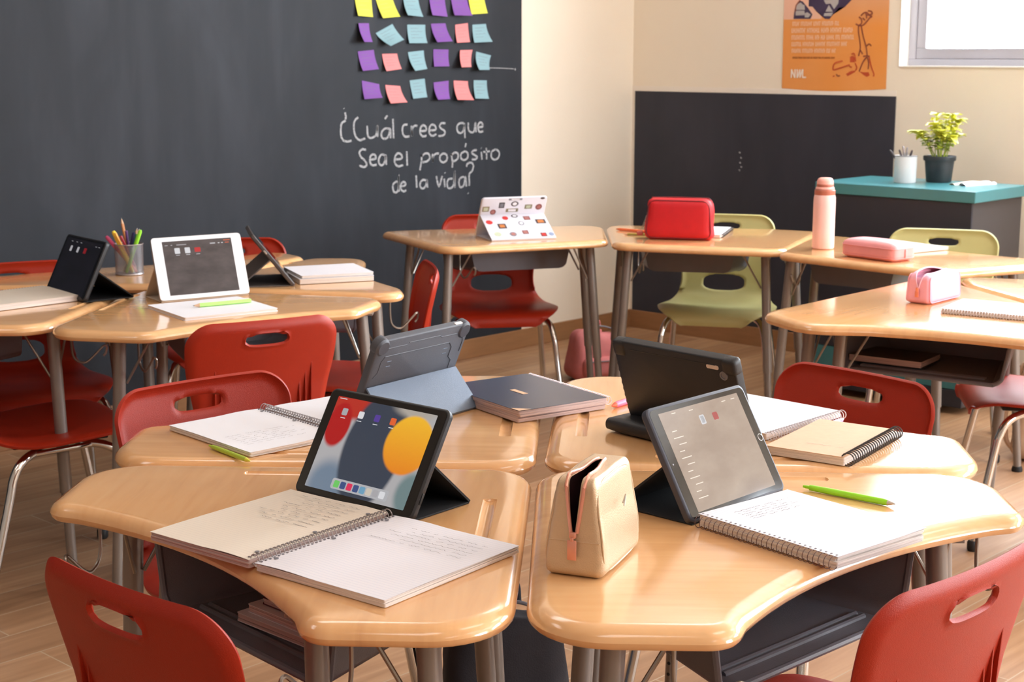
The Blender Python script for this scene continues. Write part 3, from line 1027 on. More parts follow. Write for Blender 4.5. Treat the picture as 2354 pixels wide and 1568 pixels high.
def make_box(parent, mw, dirv, back, front, wb=0.19, wf=0.245, depth=0.135, name='book_box'):
    """Open-fronted book box. mw = point on the desk axis origin, dirv = axis unit vector (towards the seat), in desk coordinates."""
    A = Vector((mw[0], mw[1])); D = Vector(dirv); Lt = Vector((-D.y, D.x))
    zt = DESK_Z - 0.030
    def prof(w, dz):
        r = 0.035
        pts = [(-w, zt), (-w + 0.018, zt - dz + r), (-w + 0.025, zt - dz + 0.012), (-w + 0.045, zt - dz), (-w + 0.08, zt - dz - 0.001)]
        return pts + [(-x, z) for x, z in reversed(pts)]
    rows = []
    K = 8
    for k in range(K + 1):
        t = k / K
        w = wb + (wf - wb) * t
        pr = prof(w, depth * (0.88 + 0.12 * t))
        c = curve([(x, z, 0) for x, z in pr], 4)
        pos = back + (front - back) * t
        rows.append([tuple(A + D * pos + Lt * p.x) + (p.y,) for p in c])
    q = MB()
    vs = q.grid(rows)
    q.face(vs[0])                                   # back wall
    # raised lip across the floor near the front
    bmesh.ops.recalc_face_normals(q.bm, faces=q.bm.faces)
    o = q.build(name, M['box'], parent, angle=50, fix=False)
    md = o.modifiers.new('wall', 'SOLIDIFY'); md.thickness = 0.0045; md.offset = 0
    bake(o)
    o.data.polygons.foreach_set('use_smooth', [True] * len(o.data.polygons))
    o.data.set_sharp_from_angle(angle=math.radians(50))
    MB().tube([Vector(p) for p in rows[-1]], 0.0058, 8).build('rim', M['box'], o)
    st = MB()
    for dd, zz in ((0.035, 0.004), (0.05, 0.004)):
        a_ = A + D * (front - dd) - Lt * (wf - 0.075); b_ = A + D * (front - dd) + Lt * (wf - 0.075)
        st.tube([(*a_, zt - depth + zz), (*b_, zt - depth + zz)], 0.005, 8)
    st.build('floor_ridge', M['box'], o)
    return o


R2 = 1 / math.sqrt(2)
LEGS = [(0.095, 0.095), (0.665, 0.115), (0.115, 0.665)]


def make_desk(label):
    t = thing('student_desk', label, 'desk', 0, 0)
    make_top(std_outline, [(0.20, 0.062, 0.485, 0.062), (0.062, 0.20, 0.062, 0.485)], t)
    for u, v in LEGS:
        make_leg(t, u, v, 0.36, 0.36)
        make_braces(t, u, v, 0.36, 0.36)
    make_leg(t, 0.62, 0.27, 0.36, 0.36)
    make_box(t, (0, 0), (R2, -R2), 0.36, 0.592)
    make_hook(t, 0.19, 0.70, -20)
    make_hook(t, 0.70, 0.21, -70)
    return t


DESKS = {
    'FL': (0.037, 2.572, -92.84, 'maple desk under the open two-page notebook and colourful-screen tablet, front left'),
    'FR': (0.043, 2.575, -2.1, 'maple desk holding the gold pouch, notebook and lime pen, front right'),
    'RL': (0.040, 2.588, 177.6, 'maple desk holding the rugged grey tablet and open notebook with yellow-green pen'),
    'RR': (0.052, 2.595, 85.8, 'maple desk holding the black rugged tablet and brown kraft notebook'),
}
proto = make_desk(DESKS['FL'][3])
first = True
for k, (x, y, h, lab) in DESKS.items():
    o = proto if first else copy_tree(proto)
    first = False
    put(o, x, y, 0, h)
    o['label'] = lab
    o['group'] = 'student desks with maple tops'

def plan_to_desk(pts, x, y, h):
    """plan points -> (u, v) of a desk standing at (x, y) with heading h"""
    a = math.radians(h)
    u, w = Vector((math.cos(a), math.sin(a))), Vector((math.sin(a), -math.cos(a)))
    return [((Vector(p[:2]) - Vector((x, y))).dot(u), (Vector(p[:2]) - Vector((x, y))).dot(w)) + tuple(p[2:]) for p in pts]


# the larger wedge-shaped desk at the right, and its neighbour across the seam
def wedge(x, y, h, outline, grooves, legs, centre, label, box=None):
    t = thing('student_desk', label, 'desk', x, y, 0, h, 'student desks with maple tops')
    o2 = fillet(plan_to_desk(outline, x, y, h), 9)
    g = [a + b for a, b in zip(plan_to_desk([q[:2] for q in grooves], x, y, h), plan_to_desk([q[2:] for q in grooves], x, y, h))]
    make_top(o2, g, t)
    c = plan_to_desk([centre], x, y, h)[0]
    for q in plan_to_desk(legs, x, y, h):
        make_leg(t, q[0], q[1], *c)
        make_braces(t, q[0], q[1], *c)
    if box:
        (px, py), hd, bk, fr_, wb, wf = box
        b = plan_to_desk([(px, py)], x, y, h)[0]
        a = math.radians(hd - h)
        make_box(t, (b[0], -b[1]), (math.cos(a), math.sin(a)), bk, fr_, wb, wf)
    return t


# further desks: outline, pencil grooves, legs, centre, label, book box (middle of one end of its floor, heading, back, front, half widths)
FAR_DESKS = [
    ([(-1.115, 4.635, .07), (-.355, 4.455, .08), (-.43, 4.225, .06), (-.56, 4.175, 0), (-.66, 4.115, 0), (-.75, 4.045, 0), (-.83, 3.96, 0), (-.93, 3.855, .06), (-1.215, 3.915, .10)],
     [(-1.105, 4.50, -1.135, 4.22)], [(-1.03, 3.99), (-.43, 4.345), (-1.04, 4.53)], (-.85, 4.3), 'maple desk holding the white tablet and its lime pencil', ((-.715, 4.305), -54, -.24, 0.0, .19, .235)),
    ([(-1.13, 4.64, .07), (-1.225, 3.965, .09), (-1.48, 3.965, .05), (-1.56, 4.06, 0), (-1.63, 4.17, 0), (-1.72, 4.28, 0), (-1.83, 4.40, .05), (-1.87, 4.60, .08)],
     [(-1.185, 4.52, -1.225, 4.24)], [(-1.23, 4.07), (-1.76, 4.50), (-1.20, 4.54)], (-1.45, 4.35), 'maple desk holding the black tablet and cream notebook at the left edge', ((-1.66, 4.30), -144, -.22, 0.0, .17, .20)),
    ([(-1.085, 4.685, .05), (-.305, 4.485, .07), (-.335, 4.645, .06), (-.40, 4.76, 0), (-.455, 4.87, 0), (-.485, 5.0, 0), (-.495, 5.13, 0), (-.505, 5.34, .08), (-.70, 5.345, .08)],
     [(-.88, 4.98, -.75, 5.20)], [(-.41, 4.60), (-.62, 5.24), (-.98, 4.74)], (-.7, 4.9), 'maple desk holding the side-on grey tablet and thick white pads', ((-.60, 4.93), 36, -.24, 0.0, .17, .2)),
    ([(-1.10, 4.71, .05), (-.715, 5.37, .07), (-.85, 5.54, .07), (-1.02, 5.32, 0), (-1.2, 5.18, 0), (-1.40, 5.08, 0), (-1.56, 4.97, 0), (-1.75, 4.83, .05), (-1.89, 4.64, .08)],
     [(-.96, 4.98, -.83, 5.20)], [(-.82, 5.42), (-1.72, 4.75), (-1.16, 4.83)], (-1.2, 5.0), 'maple desk holding the wire pencil cup', ((-1.27, 5.06), 121, -.24, 0.0, .17, .2)),
    ([(-.245, 5.60, .10), (.368, 5.855, .07), (.378, 6.40, .09), (.15, 6.345, 0), (-.08, 6.285, 0), (-.28, 6.235, 0), (-.45, 6.19, 0), (-.53, 6.15, .04)],
     [], [(-.235, 5.71), (-.40, 6.06), (.30, 5.93), (.28, 6.16)], (-.05, 6.0), 'maple desk holding the sticker-covered white tablet case', ((.035, 6.12), 109, 0.0, .22, .215, .245)),
    ([(.98, 5.535, .09), (1.24, 6.15, .06), (1.05, 6.245, 0), (.82, 6.29, 0), (.60, 6.34, 0), (.39, 6.42, .08), (.386, 6.2, 0), (.375, 5.745, .09)],
     [], [(.445, 5.86), (.935, 5.66), (1.12, 6.10), (.45, 6.28)], (.75, 6.0), 'maple desk holding the crimson pouch', ((.70, 6.05), 78, 0.0, .22, .185, .23)),
    ([(1.405, 4.975, .09), (.945, 5.475, .08), (1.205, 6.07, .07), (1.33, 5.94, 0), (1.46, 5.72, 0), (1.62, 5.50, 0), (1.80, 5.33, .06), (1.86, 5.20, .09)],
     [], [(1.005, 5.52), (1.17, 5.88), (1.42, 5.10), (1.72, 5.26)], (1.35, 5.45), 'maple desk holding the pink bottle and flat pink case', ((1.255, 5.66), 50, 0.0, .20, .18, .22)),
]
for outline, gr, legs, cen, lab, box in FAR_DESKS:
    w_ = wedge(outline[0][0], outline[0][1], 0, outline, gr, legs, cen, lab, box)
    hk = Vector(legs[0]) - Vector(cen)
    make_hook(w_, legs[0][0] - outline[0][0] + 0.04, -(legs[0][1] - outline[0][1]) - 0.03, math.degrees(math.atan2(hk.y, hk.x)) + 70)
wedge(1.30, 4.86, 227, [(1.285, 4.850, 0.07), (1.39, 4.715, 0), (1.425, 4.57, 0), (1.47, 4.38, 0), (1.60, 3.86, 0.07), (1.46, 3.60, 0.06), (1.27, 3.775, 0), (1.16, 3.855, 0), (1.05, 3.915, 0), (0.93, 3.965, 0), (0.765, 3.985, 0.12), (0.680, 4.195, 0.09)],
      [(0.849, 4.373, 1.147, 4.685)], [(0.90, 4.14), (1.22, 4.62), (1.44, 3.88), (0.83, 4.22)], (1.17, 4.25),
      'broad maple desk holding the open pink pouch and white notebook', ((1.115, 4.135), -124, -0.24, 0.02, 0.20, 0.25))
wedge(1.43, 4.88, -17, [(1.425, 4.89, 0.05), (2.14, 4.68, 0.09), (2.17, 4.44, 0.05), (2.02, 4.30, 0), (1.94, 4.15, 0), (1.90, 3.98, 0), (1.83, 3.82, 0.05), (1.62, 3.85, 0.09), (1.485, 4.38, 0), (1.405, 4.70, 0)],
      [], [(1.56, 4.75), (2.03, 4.60), (1.72, 3.98)], (1.75, 4.4), 'pale-lit maple desk across the seam behind the open pink pouch')

# ================================================================ chairs
PROFILE = [  # (y, z, half width) from the underside of the front lip, over the seat, up the back
    (0.228, 0.386, 0.118), (0.231, 0.404, 0.148), (0.221, 0.422, 0.172), (0.196, 0.433, 0.196), (0.15, 0.437, 0.217), (0.09, 0.434, 0.231), (0.02, 0.428, 0.236),
    (-0.07, 0.422, 0.230), (-0.135, 0.427, 0.208), (-0.180, 0.448, 0.190), (-0.203, 0.485, 0.176), (-0.216, 0.53, 0.174), (-0.226, 0.58, 0.182),
    (-0.240, 0.645, 0.196), (-0.256, 0.710, 0.202), (-0.272, 0.775, 0.199)]


def superell(cx, cs, a, b, n=3.2):
    def inside(x, s):
        return abs((x - cx) / a) ** n + abs((s - cs) / b) ** n
    return inside


def chair_shell(name, m, parent):
    pts = curve([(y, z, w) for y, z, w in PROFILE], 10)
    ss = [0.0]
    for a, b in zip(pts, pts[1:]):
        ss.append(ss[-1] + math.hypot(b.x - a.x, b.y - a.y))
    L = ss[-1]
    def at(s):
        s = max(0, min(L, s))
        for i in range(len(ss) - 1):
            if ss[i + 1] >= s:
                f = (s - ss[i]) / max(1e-9, ss[i + 1] - ss[i])
                return pts[i].lerp(pts[i + 1], f), (pts[i + 1] - pts[i])
        return pts[-1], pts[-1] - pts[-2]
    NS, NX = 150, 64
    rt = 0.062
    rows, info = [], []
    for i in range(NS + 1):
        s = L * i / NS
        if i > NS - 16:                       # denser rows where the top corners turn
            k = (i - (NS - 16)) / 16
            s = L * (NS - 16) / NS + (L - L * (NS - 16) / NS) * math.sin(k * PI / 2)
        p, d = at(s)
        d = Vector((d.x, d.y)).normalized()
        nrm = Vector((-d.y, d.x))              # points to the sitter's side
        if nrm.y < 0 and d.x < -0.5: nrm = -nrm
        w = p.z
        ds = s - (L - rt)
        if ds > 0:
            w = w - rt + math.sqrt(max(0, rt * rt - ds * ds))
        r, inf = [], []
        back = max(0.0, min(1.0, (p.y - 0.45) / 0.15))
        seat = 1 - max(0.0, min(1.0, (p.y - 0.43) / 0.06))
        for j in range(NX + 1):
            t = -1 + 2 * j / NX
            t = math.copysign(abs(t) ** 0.92, t)
            x = t * w
            if ds > 0 and abs(x) > p.z - rt:
                dist = rt - math.hypot(abs(x) - (p.z - rt), ds)
            else:
                dist = min(p.z - abs(x), L - s)
            rim = (0.011 - 0.004 * seat) * max(0.0, min(1.0, (0.022 + 0.016 * seat - dist) / (0.022 + 0.016 * seat))) ** 2
            y = p.x + back * 0.5 * x * x - nrm.x * rim
            z = p.y + seat * (0.16 * x * x) * (1 if p.x < 0.17 else max(0, (0.22 - p.x) / 0.05)) - nrm.y * rim
            r.append((x, y, z)); inf.append((x, s))
        rows.append(r); info.append(inf)
    q = MB()
    vs = q.grid(rows)
    tag_ = {}
    for rv, ri in zip(vs, info):
        for v, c in zip(rv, ri):
            tag_[v] = c
    s_slot = L - 0.047
    s_lum = next(ss[i] for i in range(len(pts)) if pts[i].y > 0.494 and pts[i].x < -0.1)
    for cx, cs, a, b, n in ((0, s_slot, 0.058, 0.0165, 3.0), (0, s_lum, 0.088, 0.037, 2.8)):
        f = superell(cx, cs, a, b, n)
        kill = [fc for fc in q.bm.faces if all(f(*tag_[v]) < 1.12 for v in fc.verts)]
        bmesh.ops.delete(q.bm, geom=kill, context='FACES_ONLY')
        loose = [v for v in q.bm.verts if not v.link_faces]
        for v in loose: tag_.pop(v, None)
        bmesh.ops.delete(q.bm, geom=loose, context='VERTS')
        for v in list(q.bm.verts):
            x, s = tag_[v]
            g = f(x, s)
            if v.is_boundary and g < 1.9:
                k = g ** (-1.0 / n)
                x2, s2 = cx + (x - cx) * k, cs + (s - cs) * k
                p, d = at(s2)
                back = max(0.0, min(1.0, (p.y - 0.45) / 0.15))
                v.co = (x2, p.x + back * 0.5 * x2 * x2 - 0.004, p.y)
                tag_[v] = (x2, s2)
    bmesh.ops.recalc_face_normals(q.bm, faces=q.bm.faces)
    o = q.build(name, m, parent, angle=60, fix=False)
    md = o.modifiers.new('thick', 'SOLIDIFY'); md.thickness = 0.0075; md.offset = 0
    bv = o.modifiers.new('round', 'BEVEL'); bv.width = 0.0025; bv.segments = 2; bv.limit_method = 'ANGLE'; bv.angle_limit = math.radians(50)
    bake(o)
    o.data.polygons.foreach_set('use_smooth', [True] * len(o.data.polygons))
    o.data.set_sharp_from_angle(angle=math.radians(48))
    return o


def make_chair(name, label, m):
    t = thing(name, label, 'chair', 0, 0)
    shell = chair_shell('seat_shell', m, t)
    # moulded fins on the lower back
    for sx in (-1, 1):
        for k in range(3):
            fins = MB()
            x = sx * (0.098 + 0.016 * k)
            zt = 0.615 + 0.026 * k
            yb = lambda z: -0.2 - (z - 0.48) * 0.24 + 0.5 * x * x * min(1, max(0, (z - .45) / .15)) - 0.002
            n = 8
            rows = []
            for i in range(n + 1):
                z = 0.50 + (zt - 0.50) * i / n
                out = 0.020 * (1 - (i / n) ** 1.6)
                rows.append([(x - 0.0022, yb(z), z), (x - 0.0014, yb(z) - out, z), (x + 0.0014, yb(z) - out, z), (x + 0.0022, yb(z), z)])
            fins.grid(rows)
            fins.build('moulded_fin', m, shell)
    MB().box(-0.12, 0.12, -0.12, 0.14, 0.398, 0.412, 0.004).build('seat_mount', M['dark'], t)
    for sx in (-1, 1):
        for fy in (1, -1):
            if fy > 0:
                pth = [(sx * 0.06, 0.02, 0.400), (sx * 0.13, 0.06, 0.400), (sx * 0.168, 0.105, 0.396), (sx * 0.190, 0.138, 0.378), (sx * 0.201, 0.158, 0.342), (sx * 0.208, 0.172, 0.29), (sx * 0.235, 0.222, 0.02)]
            else:
                pth = [(sx * 0.06, -0.02, 0.392), (sx * 0.13, -0.055, 0.392), (sx * 0.168, -0.095, 0.388), (sx * 0.186, -0.125, 0.370), (sx * 0.195, -0.145, 0.335), (sx * 0.202, -0.160, 0.28), (sx * 0.228, -0.235, 0.02)]
            lg_ = MB().tube(curve(pth, 6), 0.0118, 14).build('leg', M['chrome'], t)
            e = pth[-1]
            MB().lathe([(0, 0), (0.013, 0), (0.0165, 0.006), (0.0165, 0.026), (0.0125, 0.032), (0, 0.032)], 16, e[0], e[1]).build('glide', M['dark'], lg_)
        MB().tube([(sx * 0.155, 0.09, 0.397), (sx * 0.16, 0.0, 0.394), (sx * 0.155, -0.085, 0.389)], 0.008, 10).build('side_rail', M['chrome'], t)
    return t


CHAIRS = [  # top centre of the backrest in plan, facing, kind, label
    (-0.510, 1.865, 49, 'R', 'red chair seen from behind, nearest, pulled up to the desk with the open notebook'),
    (0.610, 1.925, 133, 'R', 'red chair seen from behind, pulled up to the desk with the lime pen'),
    (-0.655, 3.125, -49, 'R', 'red chair with glossy pinkish backrest behind the yellow-green pen'),
    (0.745, 3.200, 221, 'R', 'red chair behind the brown kraft notebook'),
    (-0.615, 3.830, 120, 'R', 'red chair seen from behind below the white tablet'),
    (-0.240, 4.860, 190, 'R', 'red chair seen edge-on left of the sticker-covered case'),
    (-1.030, 5.600, -82, 'R', 'red chair at the blackboard behind the white tablet'),
    (-1.62, 4.93, -62, 'R', 'red chair behind the black tablet, against the blackboard at the left edge'),
    (-1.520, 4.010, 33, 'R', 'dark red chair tucked under the desk with the cream notebook'),
    (-0.095, 6.440, -82, 'R', 'red chair behind the sticker-covered white tablet case'),
    (0.900, 6.450, -104, 'G', 'olive green chair behind the crimson pouch'),
    (1.655, 5.890, -108, 'G', 'olive green chair behind the flat pink case'),
    (1.875, 4.52, 172, 'R', 'red chair at the right edge beside the open book box'),
]
protos = {}
for x, y, h, k, lab in CHAIRS:
    a = math.radians(h)
    sx, sy = x + 0.27 * math.cos(a), y + 0.27 * math.sin(a)
    if k not in protos:
        protos[k] = c = make_chair('student_chair', lab, M['red'] if k == 'R' else M['green'])
    else:
        c = copy_tree(protos[k])
    put(c, sx, sy, 0, h - 90)
    c['label'] = lab
    c['group'] = 'red student chairs' if k == 'R' else 'olive student chairs'

# ================================================================ tablets
def icon(parent, name, x, s, w, h, m, y=-0.0012, r=0.003):
    return MB().prism(rrect(x - w / 2, x + w / 2, s - h / 2, s + h / 2, r, 4), 0, 0.0004).build(name, m, parent)


def glow(name, rgb, es=1.0):
    return mat(name, (8, 8, 8), 0.08, var=0.0, emit=rgb, es=es)


class Tablet:
    """Tablet leaning back on a folding stand. Local x runs along its lower edge, the screen faces -y."""
    def __init__(self, label, x, y, heading, W_, H_, th, z0=0.004, case=M['caseb'], rim=0.004, thick=0.010, r=0.012, name='tablet', rug=False):
        self.t = thing(name, label, 'tablet', x, y, DESK_Z + 0.0005, heading, 'tablets')
        self.W, self.H = W_, H_
        a = math.radians(th)
        self.piv = bpy.data.objects
        self.mx = Matrix.Translation((0, 0, z0)) @ Matrix.Rotation(a, 4, 'X')    # (x, s, n): s up the screen, n out of the screen
        q = MB().prism(rrect(-W_ / 2, W_ / 2, 0, H_, r, 6), 0, 0, [(0.003, -thick), (0.0008, -thick + 0.0015), (0, -thick + 0.004), (0, -0.0012), (0.001, 0.0), (rim * 0.6, 0.0012)])
        self.case = self.add(q, 'case', case)
        self.rim = rim
        self.thick = thick

    def add(self, q, name, m, parent=None, label=None, smooth=True):
        q.bm.transform(self.mx)
        return q.build(name, m, parent or self.t, smooth=smooth, label=label)

    def front(self, bez_mat, screen_mat, b=0.009, bx=None, inset=None):
        i = self.rim if inset is None else inset
        bx = bx or b
        W_, H_ = self.W, self.H
        self.add(MB().prism(rrect(-W_ / 2 + i, W_ / 2 - i, i, H_ - i, 0.009, 6), 0.0008, 0.0016), 'glass_front', bez_mat)
        self.sx0, self.sx1, self.s0, self.s1 = -W_ / 2 + bx, W_ / 2 - bx, b, H_ - b
        self.screen = self.add(MB().prism(rrect(self.sx0, self.sx1, self.s0, self.s1, 0.0015, 3), 0.0015, 0.0019), 'screen', screen_mat, smooth=False)

    def icon(self, u, v, w, h, m, name='app_icon', r=0.0022):
        """u, v as fractions of the screen from its top left corner; w, h in metres."""
        x = self.sx0 + (self.sx1 - self.sx0) * u
        s = self.s1 - (self.s1 - self.s0) * v
        return self.add(MB().prism(rrect(x - w / 2, x + w / 2, s - h / 2, s + h / 2, min(r, w / 2.2, h / 2.2), 4), 0.0019, 0.0023), name, m, self.screen)

    def flap(self, frac, foot, m, lift=0.0, wl=None, name='stand_flap', plate=True, slant=0.0):
        """Stand: from a hinge line at frac of the height down to a foot line at distance foot behind the lower edge, and a base sheet."""
        w = wl or self.W / 2 - 0.004
        hin = self.mx @ Vector((0, self.H * frac, -self.thick - 0.001))
        top = self.mx @ Vector((0, 0.004, -self.thick - 0.001))
        q = MB()
        tk = 0.0035
        A, B = Vector((0, hin.y, hin.z)), Vector((0, foot, 0.002))
        n = Vector((0, (A - B).z, -(A - B).y)).normalized() * tk
        def slab(a, b, wa, wb, nn):
            ps = [(-wa, a), (wa, a), (wb, b), (-wb, b)]
            lo = [q.bm.verts.new((x, p.y, p.z)) for x, p in ps]
            hi = [q.bm.verts.new((x, p.y + nn.y, p.z + nn.z)) for x, p in ps]
            q.face(lo); q.face(list(reversed(hi)))
            for i in range(4):
                j = (i + 1) % 4
                q.face((lo[i], hi[i], hi[j], lo[j]))
        slab(A, B, w, w, n)
        o = q.build(name, m, self.t, smooth=False)
        if plate:
            q = MB()
            q.box(-w, w, 0.002, foot, 0.0, 0.003, 0.001)
            q.build('base_sheet', m, self.t, smooth=False)
        return o


def wallpaper(name):
    """Soft coloured blobs on a pale grey screen."""
    m = bpy.data.materials.new(name)
    t = NT(m)
    g = t.n('TexCoord').outputs['Generated']
    sx = t.n('SeparateXYZ'); t.l(g, sx.inputs[0])
    X = sx.outputs['X']
    Yv = sx.outputs['Z']                       # up the screen
    def blob(cx, cy, rx, ry, soft, rot=0.0):
        dx, dy = t.math('SUBTRACT', X, cx), t.math('SUBTRACT', Yv, cy)
        c, s = math.cos(rot), math.sin(rot)
        a = t.math('DIVIDE', t.math('ADD', t.math('MULTIPLY', dx, c), t.math('MULTIPLY', dy, s)), rx)
        b = t.math('DIVIDE', t.math('SUBTRACT', t.math('MULTIPLY', dy, c), t.math('MULTIPLY', dx, s)), ry)
        d = t.math('SQRT', t.math('ADD', t.math('MULTIPLY', a, a), t.math('MULTIPLY', b, b)))
        mr = t.n('MapRange', interpolation_type='SMOOTHSTEP')
        mr.inputs['From Min'].default_value = 1.0 - soft
        mr.inputs['From Max'].default_value = 1.0 + soft
        mr.inputs['To Min'].default_value = 1.0
        mr.inputs['To Max'].default_value = 0.0
        t.l(d, mr.inputs['Value'])
        return mr.outputs[0]
    col = lin(176, 174, 176)
    col = t.mix(blob(0.20, 0.06, 0.19, 0.26, 0.35), col, lin(112, 130, 150))
    col = t.mix(blob(0.17, 0.98, 0.27, 0.20, 0.18), col, lin(184, 44, 30))
    col = t.mix(blob(0.10, 0.70, 0.12, 0.24, 0.12), col, lin(176, 12, 18))
    col = t.mix(blob(0.52, 0.52, 0.29, 0.62, 0.07), col, lin(52, 62, 78))
    col = t.mix(blob(0.80, 1.02, 0.20, 0.10, 0.4), col, lin(176, 168, 158))
    yo = t.mix(Yv, lin(226, 86, 8), lin(246, 190, 44))
    col = t.mix(blob(0.83, 0.64, 0.22, 0.31, 0.06), col, yo)
    col = t.mix(blob(1.0, 0.16, 0.13, 0.22, 0.25), col, lin(110, 132, 134))
    t.l(col, t.b.inputs['Emission Color'])
    t.b.inputs['Emission Strength'].default_value = 0.78
    t.b.inputs['Base Color'].default_value = (0.01, 0.01, 0.01, 1)
    t.b.inputs['Roughness'].default_value = 0.08
    return m


def screen_mat(name, lo, hi, es=1.0, scale=6, rough=0.06):
    m = bpy.data.materials.new(name)
    t = NT(m)
    n = t.n('TexNoise'); n.inputs['Scale'].default_value = scale; n.inputs['Detail'].default_value = 4
    t.l(t.n('TexCoord').outputs['Generated'], n.inputs['Vector'])
    t.l(t.ramp(n.outputs['Fac'], [(0.35, lin(*lo)), (0.7, lin(*hi))]), t.b.inputs['Emission Color'])
    t.b.inputs['Emission Strength'].default_value = es
    t.b.inputs['Base Color'].default_value = (0.006, 0.006, 0.006, 1)
    t.b.inputs['Roughness'].default_value = rough
    return m


IC = {k: glow('icon_' + k, c, 0.8) for k, c in dict(white=(220, 220, 224), grey=(170, 168, 172), red=(196, 30, 38), orange=(226, 98, 50), violet=(84, 60, 150), green=(110, 200, 100),
                                                  navy=(60, 80, 130), pinkr=(222, 50, 90), sky=(110, 160, 190), dock=(178, 178, 182), sand=(206, 196, 182)).items()}

# front left: black tablet with a bright colourful screen
t1 = Tablet('black tablet with bright multicoloured screen, standing behind the open notebook', -0.253, 2.327, -39.9, 0.262, 0.181, 59, thick=0.011)
t1.front(M['bezel'], wallpaper('bright_wallpaper'), 0.0125, 0.0215)
for u, c in ((0.12, 'grey'), (0.29, 'white'), (0.455, 'violet'), (0.615, 'orange')):
    t1.icon(u, 0.155, 0.0118, 0.0118, IC[c])
    t1.icon(u, 0.222, 0.010, 0.0012, IC['white'], 'icon_caption', 0.0003)
t1.icon(0.535, 0.905, 0.124, 0.0175, IC['dock'], 'dock_bar', 0.004)
for k, c in enumerate(('green', 'navy', 'pinkr', 'navy', 'sky', 'sand', 'grey', 'white')):
    o = t1.icon(0.305 + 0.0655 * k, 0.905, 0.0115, 0.0115, IC[c])
    o.location.y -= 0.0006
t1.icon(0.06, 0.02, 0.016, 0.0012, IC['white'], 'status_text', 0.0003)
t1.flap(0.50, 0.138, M['fabric'])
t1.add(MB().prism(rrect(0.1312, 0.1322, 0.028, 0.046, 0.0004, 2), -0.007, -0.003), 'port', M['dark'])

# front right: tablet in a slate-rimmed case, warm grey screen
t2 = Tablet('slate-cased tablet with washed-out grey-brown screen, standing behind the pad with the lime pen beside it', 0.357, 2.324, 47.0, 0.256, 0.186, 60, thick=0.013, case=M['frame2'], rim=0.005)
t2.front(M['bezel'], screen_mat('washed_screen', (168, 148, 134), (184, 165, 150), 0.85, 3), 0.0125, 0.024)
t2.icon(0.47, 0.165, 0.0125, 0.0155, IC['white']); t2.icon(0.47, 0.165, 0.0085, 0.0115, IC['grey'])
t2.icon(0.635, 0.165, 0.0125, 0.0125, glow('icon_pale_red', (196, 92, 92), 0.7))
for k in range(11):
    t2.icon(0.10 + 0.02 * (k % 3), 0.20 + 0.068 * k, 0.012 + 0.006 * ((k * 5) % 3), 0.0013, glow('menu_text', (226, 214, 200), 1.0) if k == 0 else bpy.data.materials['menu_text'], 'menu_text', 0.0003)
for u in (0.17, 0.38, 0.80, 0.92):
    t2.icon(u, 0.045 if u > 0.3 else 0.03, 0.010, 0.0012, bpy.data.materials['menu_text'], 'menu_text', 0.0003)
t2.add(MB().tube([Vector((0.1165 + 0.0058 * math.cos(k * PI / 10), 0.093 + 0.0058 * math.sin(k * PI / 10), 0.0019)) for k in range(21)], 0.0005, 6, closed=True), 'home_button_ring', M['silver'])
t2.add(MB().lathe([(0, 0.0016), (0.0015, 0.0019), (0, 0.002)], 10, -0.1165, 0.093), 'front_camera', M['grey'])
t2.flap(0.5, 0.150, M['fabric'])

# left cluster: white tablet
t5 = Tablet('white-bezelled tablet on the left cluster with dark screen and three icons', -0.885, 4.415, 33.0, 0.276, 0.186, 70, case=M['silver'], thick=0.008, rim=0.002)
t5.front(M['bezelw'], screen_mat('dark_brown_screen', (66, 58, 60), (92, 82, 82), 0.75, 4), 0.0135, 0.032, inset=0.0015)
for u, c, w in ((0.2, 'white', 0.016), (0.345, 'white', 0.016), (0.49, 'red', 0.018)):
    t5.icon(u, 0.185, w, 0.017 if c == 'white' else 0.0135, IC[c])
    t5.icon(u, 0.265, 0.012, 0.0012, IC['white'], 'icon_caption', 0.0003)
for u, v, w, c in ((0.055, 0.075, 0.009, 'grey'), (0.13, 0.075, 0.005, 'grey'), (0.27, 0.075, 0.03, 'grey'), (0.72, 0.085, 0.016, 'white'), (0.81, 0.085, 0.005, 'white'), (0.86, 0.085, 0.005, 'white'), (0.93, 0.04, 0.02, 'orange'), (0.93, 0.085, 0.012, 'orange')):
    t5.icon(u, v, w, 0.0022, IC[c], 'screen_text', 0.0004)
t5.add(MB().tube([Vector((-0.123 + 0.0062 * math.cos(k * PI / 10), 0.09 + 0.0062 * math.sin(k * PI / 10), 0.0018)) for k in range(20)], 0.0005, 6, closed=True), 'home_button_ring', M['silver'])
t5.flap(0.55, 0.13, mat('pale_folio', (196, 178, 158), 0.6))

# left edge: black tablet, dark screen
t6 = Tablet('black tablet with nearly black screen beside the wire pencil cup', -1.305, 4.445, -51.0, 0.272, 0.183, 64, thick=0.013)
t6.front(M['bezel'], screen_mat('black_screen', (14, 14, 20), (22, 20, 28), 0.6, 4), 0.010, 0.016)
for u, c in ((0.20, 'grey'), (0.40, 'grey')):
    t6.icon(u, 0.19, 0.013, 0.017, IC[c])
t6.icon(0.60, 0.185, 0.017, 0.0165, glow('icon_dark_red', (150, 30, 36), 0.6))
for u in (0.16, 0.3, 0.42, 0.86, 0.94):
    t6.icon(u, 0.055 if u < 0.5 else 0.07, 0.010, 0.0012, IC['grey'], 'screen_text', 0.0004)
t6.flap(0.5, 0.155, M['fabric'])

